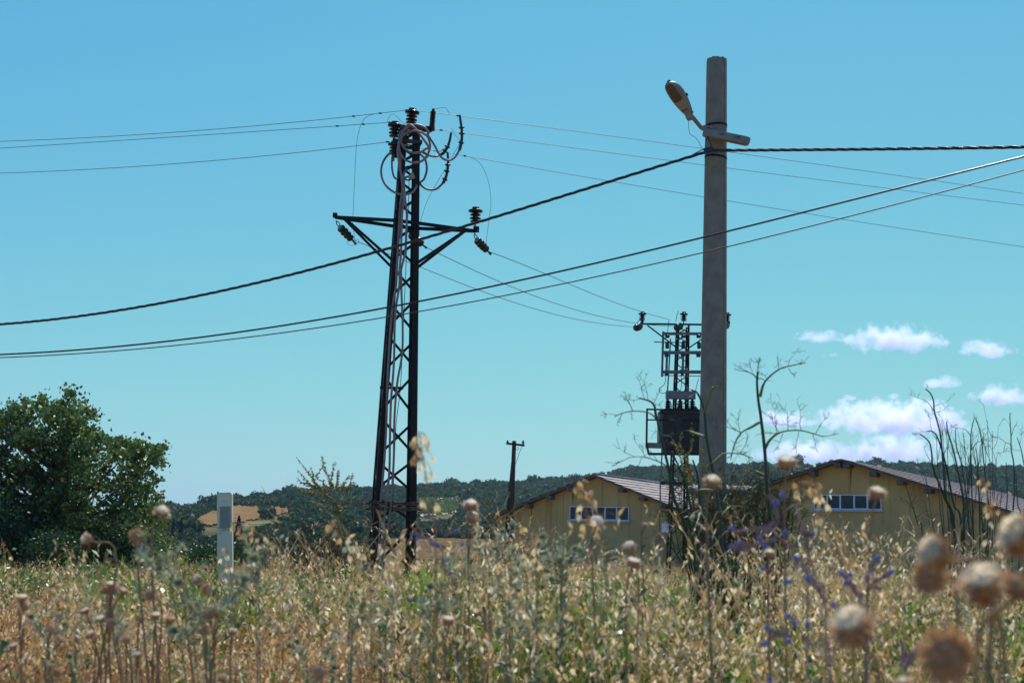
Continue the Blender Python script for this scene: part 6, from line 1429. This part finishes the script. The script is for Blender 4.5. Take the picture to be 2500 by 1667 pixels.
bugloss('bugloss with scattered blue flowers low at the right', 2.8, 1990, [L8((600, 1500), (430, 1250), (330, 1120), (250, 1030)), L8((520, 800), (460, 760), (410, 715)), L8((250, 1150), (170, 1170), (80, 1120)), L8((270, 1170), (140, 1180), (60, 1250)), L8((560, 900), (470, 760), (400, 660), (310, 550))],
        L8((310, 545), (405, 705), (245, 735), (245, 1015), (295, 1070), (405, 1080), (75, 1115), (250, 1220), (50, 1245), (35, 630), (95, 1530)), 503)
bugloss('bugloss with one blue flower beside the torn thistle', 3.0, 2010, [L8((560, 1100), (470, 720), (400, 400), (290, 60)), L8((400, 350), (370, 345)), L8((400, 355), (430, 350), (445, 348))], L8((448, 345), (222, 335), (60, 450)), 504)
bugloss('bugloss with purple arms spreading right of the lattice tower foot', 4.2, 1090, [cM(1900, 1200) and [cM(1900, 1180), cM(1880, 1050), cM(1880, 950), cM(1850, 910)], [cM(1850, 915), cM(1780, 870), cM(1700, 840)], [cM(1870, 810), cM(1830, 740), cM(1770, 720)], [cM(1900, 860), cM(1930, 830), cM(1965, 822)], [cM(1900, 930), cM(1860, 920), cM(1800, 900)]],
        [cM(1765, 720), cM(1968, 822), cM(1675, 840), cM(1712, 870), cM(1815, 905), cM(1858, 918), cM(2015, 910)], 505)
bugloss('bugloss with a single flower tip by the lower right thistles', 1.9, 2235, [L8((1180, 1600), (1220, 1450), (1270, 1360)), L8((1220, 1420), (1260, 1350), (1310, 1305))], L8((1312, 1303),), 506)
# a few oats and grass tops that stand alone against the sky
lone = [(1047, [(1064, 1400), (1060, 1280), (1040, 1170), (1028, 1080), (1024, 1052)], 3.0, 'oat stalk with pale husks rising against the sky right of the lattice tower'),
        (1425, [(1480, 1420), (1440, 1300), (1425, 1190), (1423, 1170)], 3.2, 'oat stalk with pale husks before the left end of the shed window'),
        (1290, [(1310, 1450), (1300, 1380), (1295, 1310), (1290, 1270)], 4.0, 'thin oat stalk before the left wall of the near shed'),
        (2015, [(2080, 1450), (2030, 1290), (1990, 1190), (1950, 1175)], 3.1, 'arching oat stalk hung with husks before the right shed'),
        (2480, [(2440, 1480), (2430, 1350), (2425, 1260), (2400, 1170)], 3.6, 'tall oat stalk close to the right edge before the shed roof'),
        (560, [(575, 1500), (566, 1420), (556, 1360), (552, 1330)], 5.0, 'thin oat stalk with white husks before the white marker post'),
        (630, [(690, 1420), (665, 1330), (610, 1290), (570, 1270)], 4.2, 'oat arching left toward the crack of the marker post'),
        (890, [(905, 1450), (880, 1350), (840, 1290), (815, 1260)], 3.4, 'leaning oat stalk left of the tower foot')]
for i, (bxp, L, d, lab) in enumerate(lone):
    r2 = random.Random(700+i); g0 = ground_at(L[0][0], d); t = thing('oat_stalk', lab, 'grass', g0, 'single oat stalks')
    P = catmull([g0]+[at(x, y, d+r2.uniform(-.03, .03)) for x, y in L], 7); n = len(P); mb = MB(); mb.tube(P, [.0016*(1.1-.6*k/n) for k in range(n)], 5, 0); ms_ = MB()
    for k in range(int(n*.5), n):
        for m in range(r2.randint(0, 2) if k < n-1 else 2):
            e = P[k]+Vector((r2.uniform(-1, 1), r2.uniform(-.6, .6), r2.uniform(-1.2, .1)))*.022; mb.tube([P[k], (P[k]+e)/2+Vector((0, 0, .006)), e], .0006, 3)
            dd_ = Vector((r2.uniform(-.6, .6), r2.uniform(-.4, .4), -1)); 
            for s in (-1, 1): ms_.leafq(e, dd_+Vector((.25*s, 0, 0)), (0, -1, 0), r2.uniform(.016, .024), .0075)
    obj('stem', mb, 'straw', t); stuffed(obj('husks', ms_, 'seed', t))

# ------------------------------------------------------------------ clouds
def cloud_mat():
    m, t, o = new_mat('cumulus_vapour')
    tc = t.nodes.new('ShaderNodeTexCoord'); oi = t.nodes.new('ShaderNodeObjectInfo')
    sep = t.nodes.new('ShaderNodeSeparateXYZ'); t.links.new(tc.outputs['Object'], sep.inputs[0])
    def mth(op, a, b=None, v=None):
        n = t.nodes.new('ShaderNodeMath'); n.operation = op
        for i, x in enumerate((a, b)):
            if x is None: continue
            if isinstance(x, (int, float)): n.inputs[i].default_value = x
            else: t.links.new(x, n.inputs[i])
        return n.outputs[0]
    ln = t.nodes.new('ShaderNodeVectorMath'); ln.operation = 'LENGTH'; t.links.new(tc.outputs['Object'], ln.inputs[0])
    fall = mth('SUBTRACT', 1.0, ln.outputs['Value'])
    n = t.nodes.new('ShaderNodeTexNoise'); n.noise_dimensions = '4D'; n.inputs['Detail'].default_value = 7; n.inputs['Roughness'].default_value = .62
    geo = t.nodes.new('ShaderNodeNewGeometry'); sc_ = t.nodes.new('ShaderNodeVectorMath'); sc_.operation = 'SCALE'; sc_.inputs['Scale'].default_value = 1/46.0
    t.links.new(geo.outputs['Position'], sc_.inputs[0]); t.links.new(sc_.outputs[0], n.inputs['Vector']); n.inputs['Scale'].default_value = 1.0
    t.links.new(mth('MULTIPLY', oi.outputs['Random'], 31.0), n.inputs['W'])
    a = mth('MULTIPLY', fall, 1.05); b = mth('MULTIPLY', mth('SUBTRACT', n.outputs[0], .57), 4.2)
    flat = mth('MULTIPLY', mth('MAXIMUM', mth('SUBTRACT', -.12, sep.outputs['Z']), 0), 1.6)
    s = mth('SUBTRACT', mth('ADD', a, b), flat)
    dn = mth('MULTIPLY', mth('MINIMUM', mth('MAXIMUM', s, 0.0), .5), .055)
    v = t.nodes.new('ShaderNodeVolumeScatter'); v.inputs['Color'].default_value = (.93, 1, .968, 1); v.inputs['Anisotropy'].default_value = .35
    t.links.new(dn, v.inputs['Density']); t.links.new(v.outputs[0], o.inputs['Volume']); return m
M['cloud'] = cloud_mat()
CLD = [(2005, 826, 118, 38, 'thin ragged wisp of cloud left of the large upper cloud'), (2182, 836, 232, 84, 'large bright cumulus above the right shed'), (2410, 858, 150, 54, 'small flat cloud with a raised right tip near the right edge'), (2028, 868, 40, 18, 'tiny scrap of cloud below the thin wisp'), (2300, 938, 90, 44, 'faint pair of cloud scraps above the dry fennel tops'), (2446, 974, 150, 72, 'round white cloud at the right edge'), (2180, 1032, 360, 120, 'wide flat cumulus over the right shed roof'), (1985, 1112, 300, 74, 'low cloud behind the feathery fennel branch'), (2185, 1106, 250, 100, 'white cloud sitting just above the peak of the right shed'), (2320, 1046, 120, 56, 'pale cloud behind the tallest dry fennel tops'), (1920, 1030, 190, 56, 'faint cloud behind the forked fennel branch'), (2081, 972, 50, 20, 'faintest scrap of cloud between the two big clouds')]
CD_ = 4200.0
bm0 = MB(); bm0.ball((0, 0, 0), 1.0, 0, (1, 1, 1), 20, 12); me0 = None
for i, (x, y, wpx_, hpx_, lab) in enumerate(CLD):
    p = at(x, y, CD_+i*60)
    if me0 is None:
        o = obj('cloud', bm0, 'cloud'); me0 = o.data
    else:
        o = bpy.data.objects.new('cloud', me0); C.objects.link(o)
    s_ = CD_/F*.5; o.location = p; o.scale = (wpx_*s_*1.22, wpx_*s_*.8, hpx_*s_*1.3); tag(o, lab, 'cloud', 'clouds at the right')
# ------------------------------------------------------------------ haze
mb = MB(); mb.box((0, 0, 24), (2600, 0, 0), (0, 2600, 0), (0, 0, 51)); 
hm, t, o_ = new_mat('summer_haze'); v = t.nodes.new('ShaderNodeVolumePrincipled'); v.inputs['Color'].default_value = (.62, .86, 1.0, 1); v.inputs['Density'].default_value = .00009; v.inputs['Anisotropy'].default_value = .2
t.links.new(v.outputs[0], o_.inputs['Volume']); M['haze'] = hm
o = obj('haze', mb, 'haze'); tag(o, kind='stuff', label='thin pale summer haze lying over the field and hillside', cat='haze')
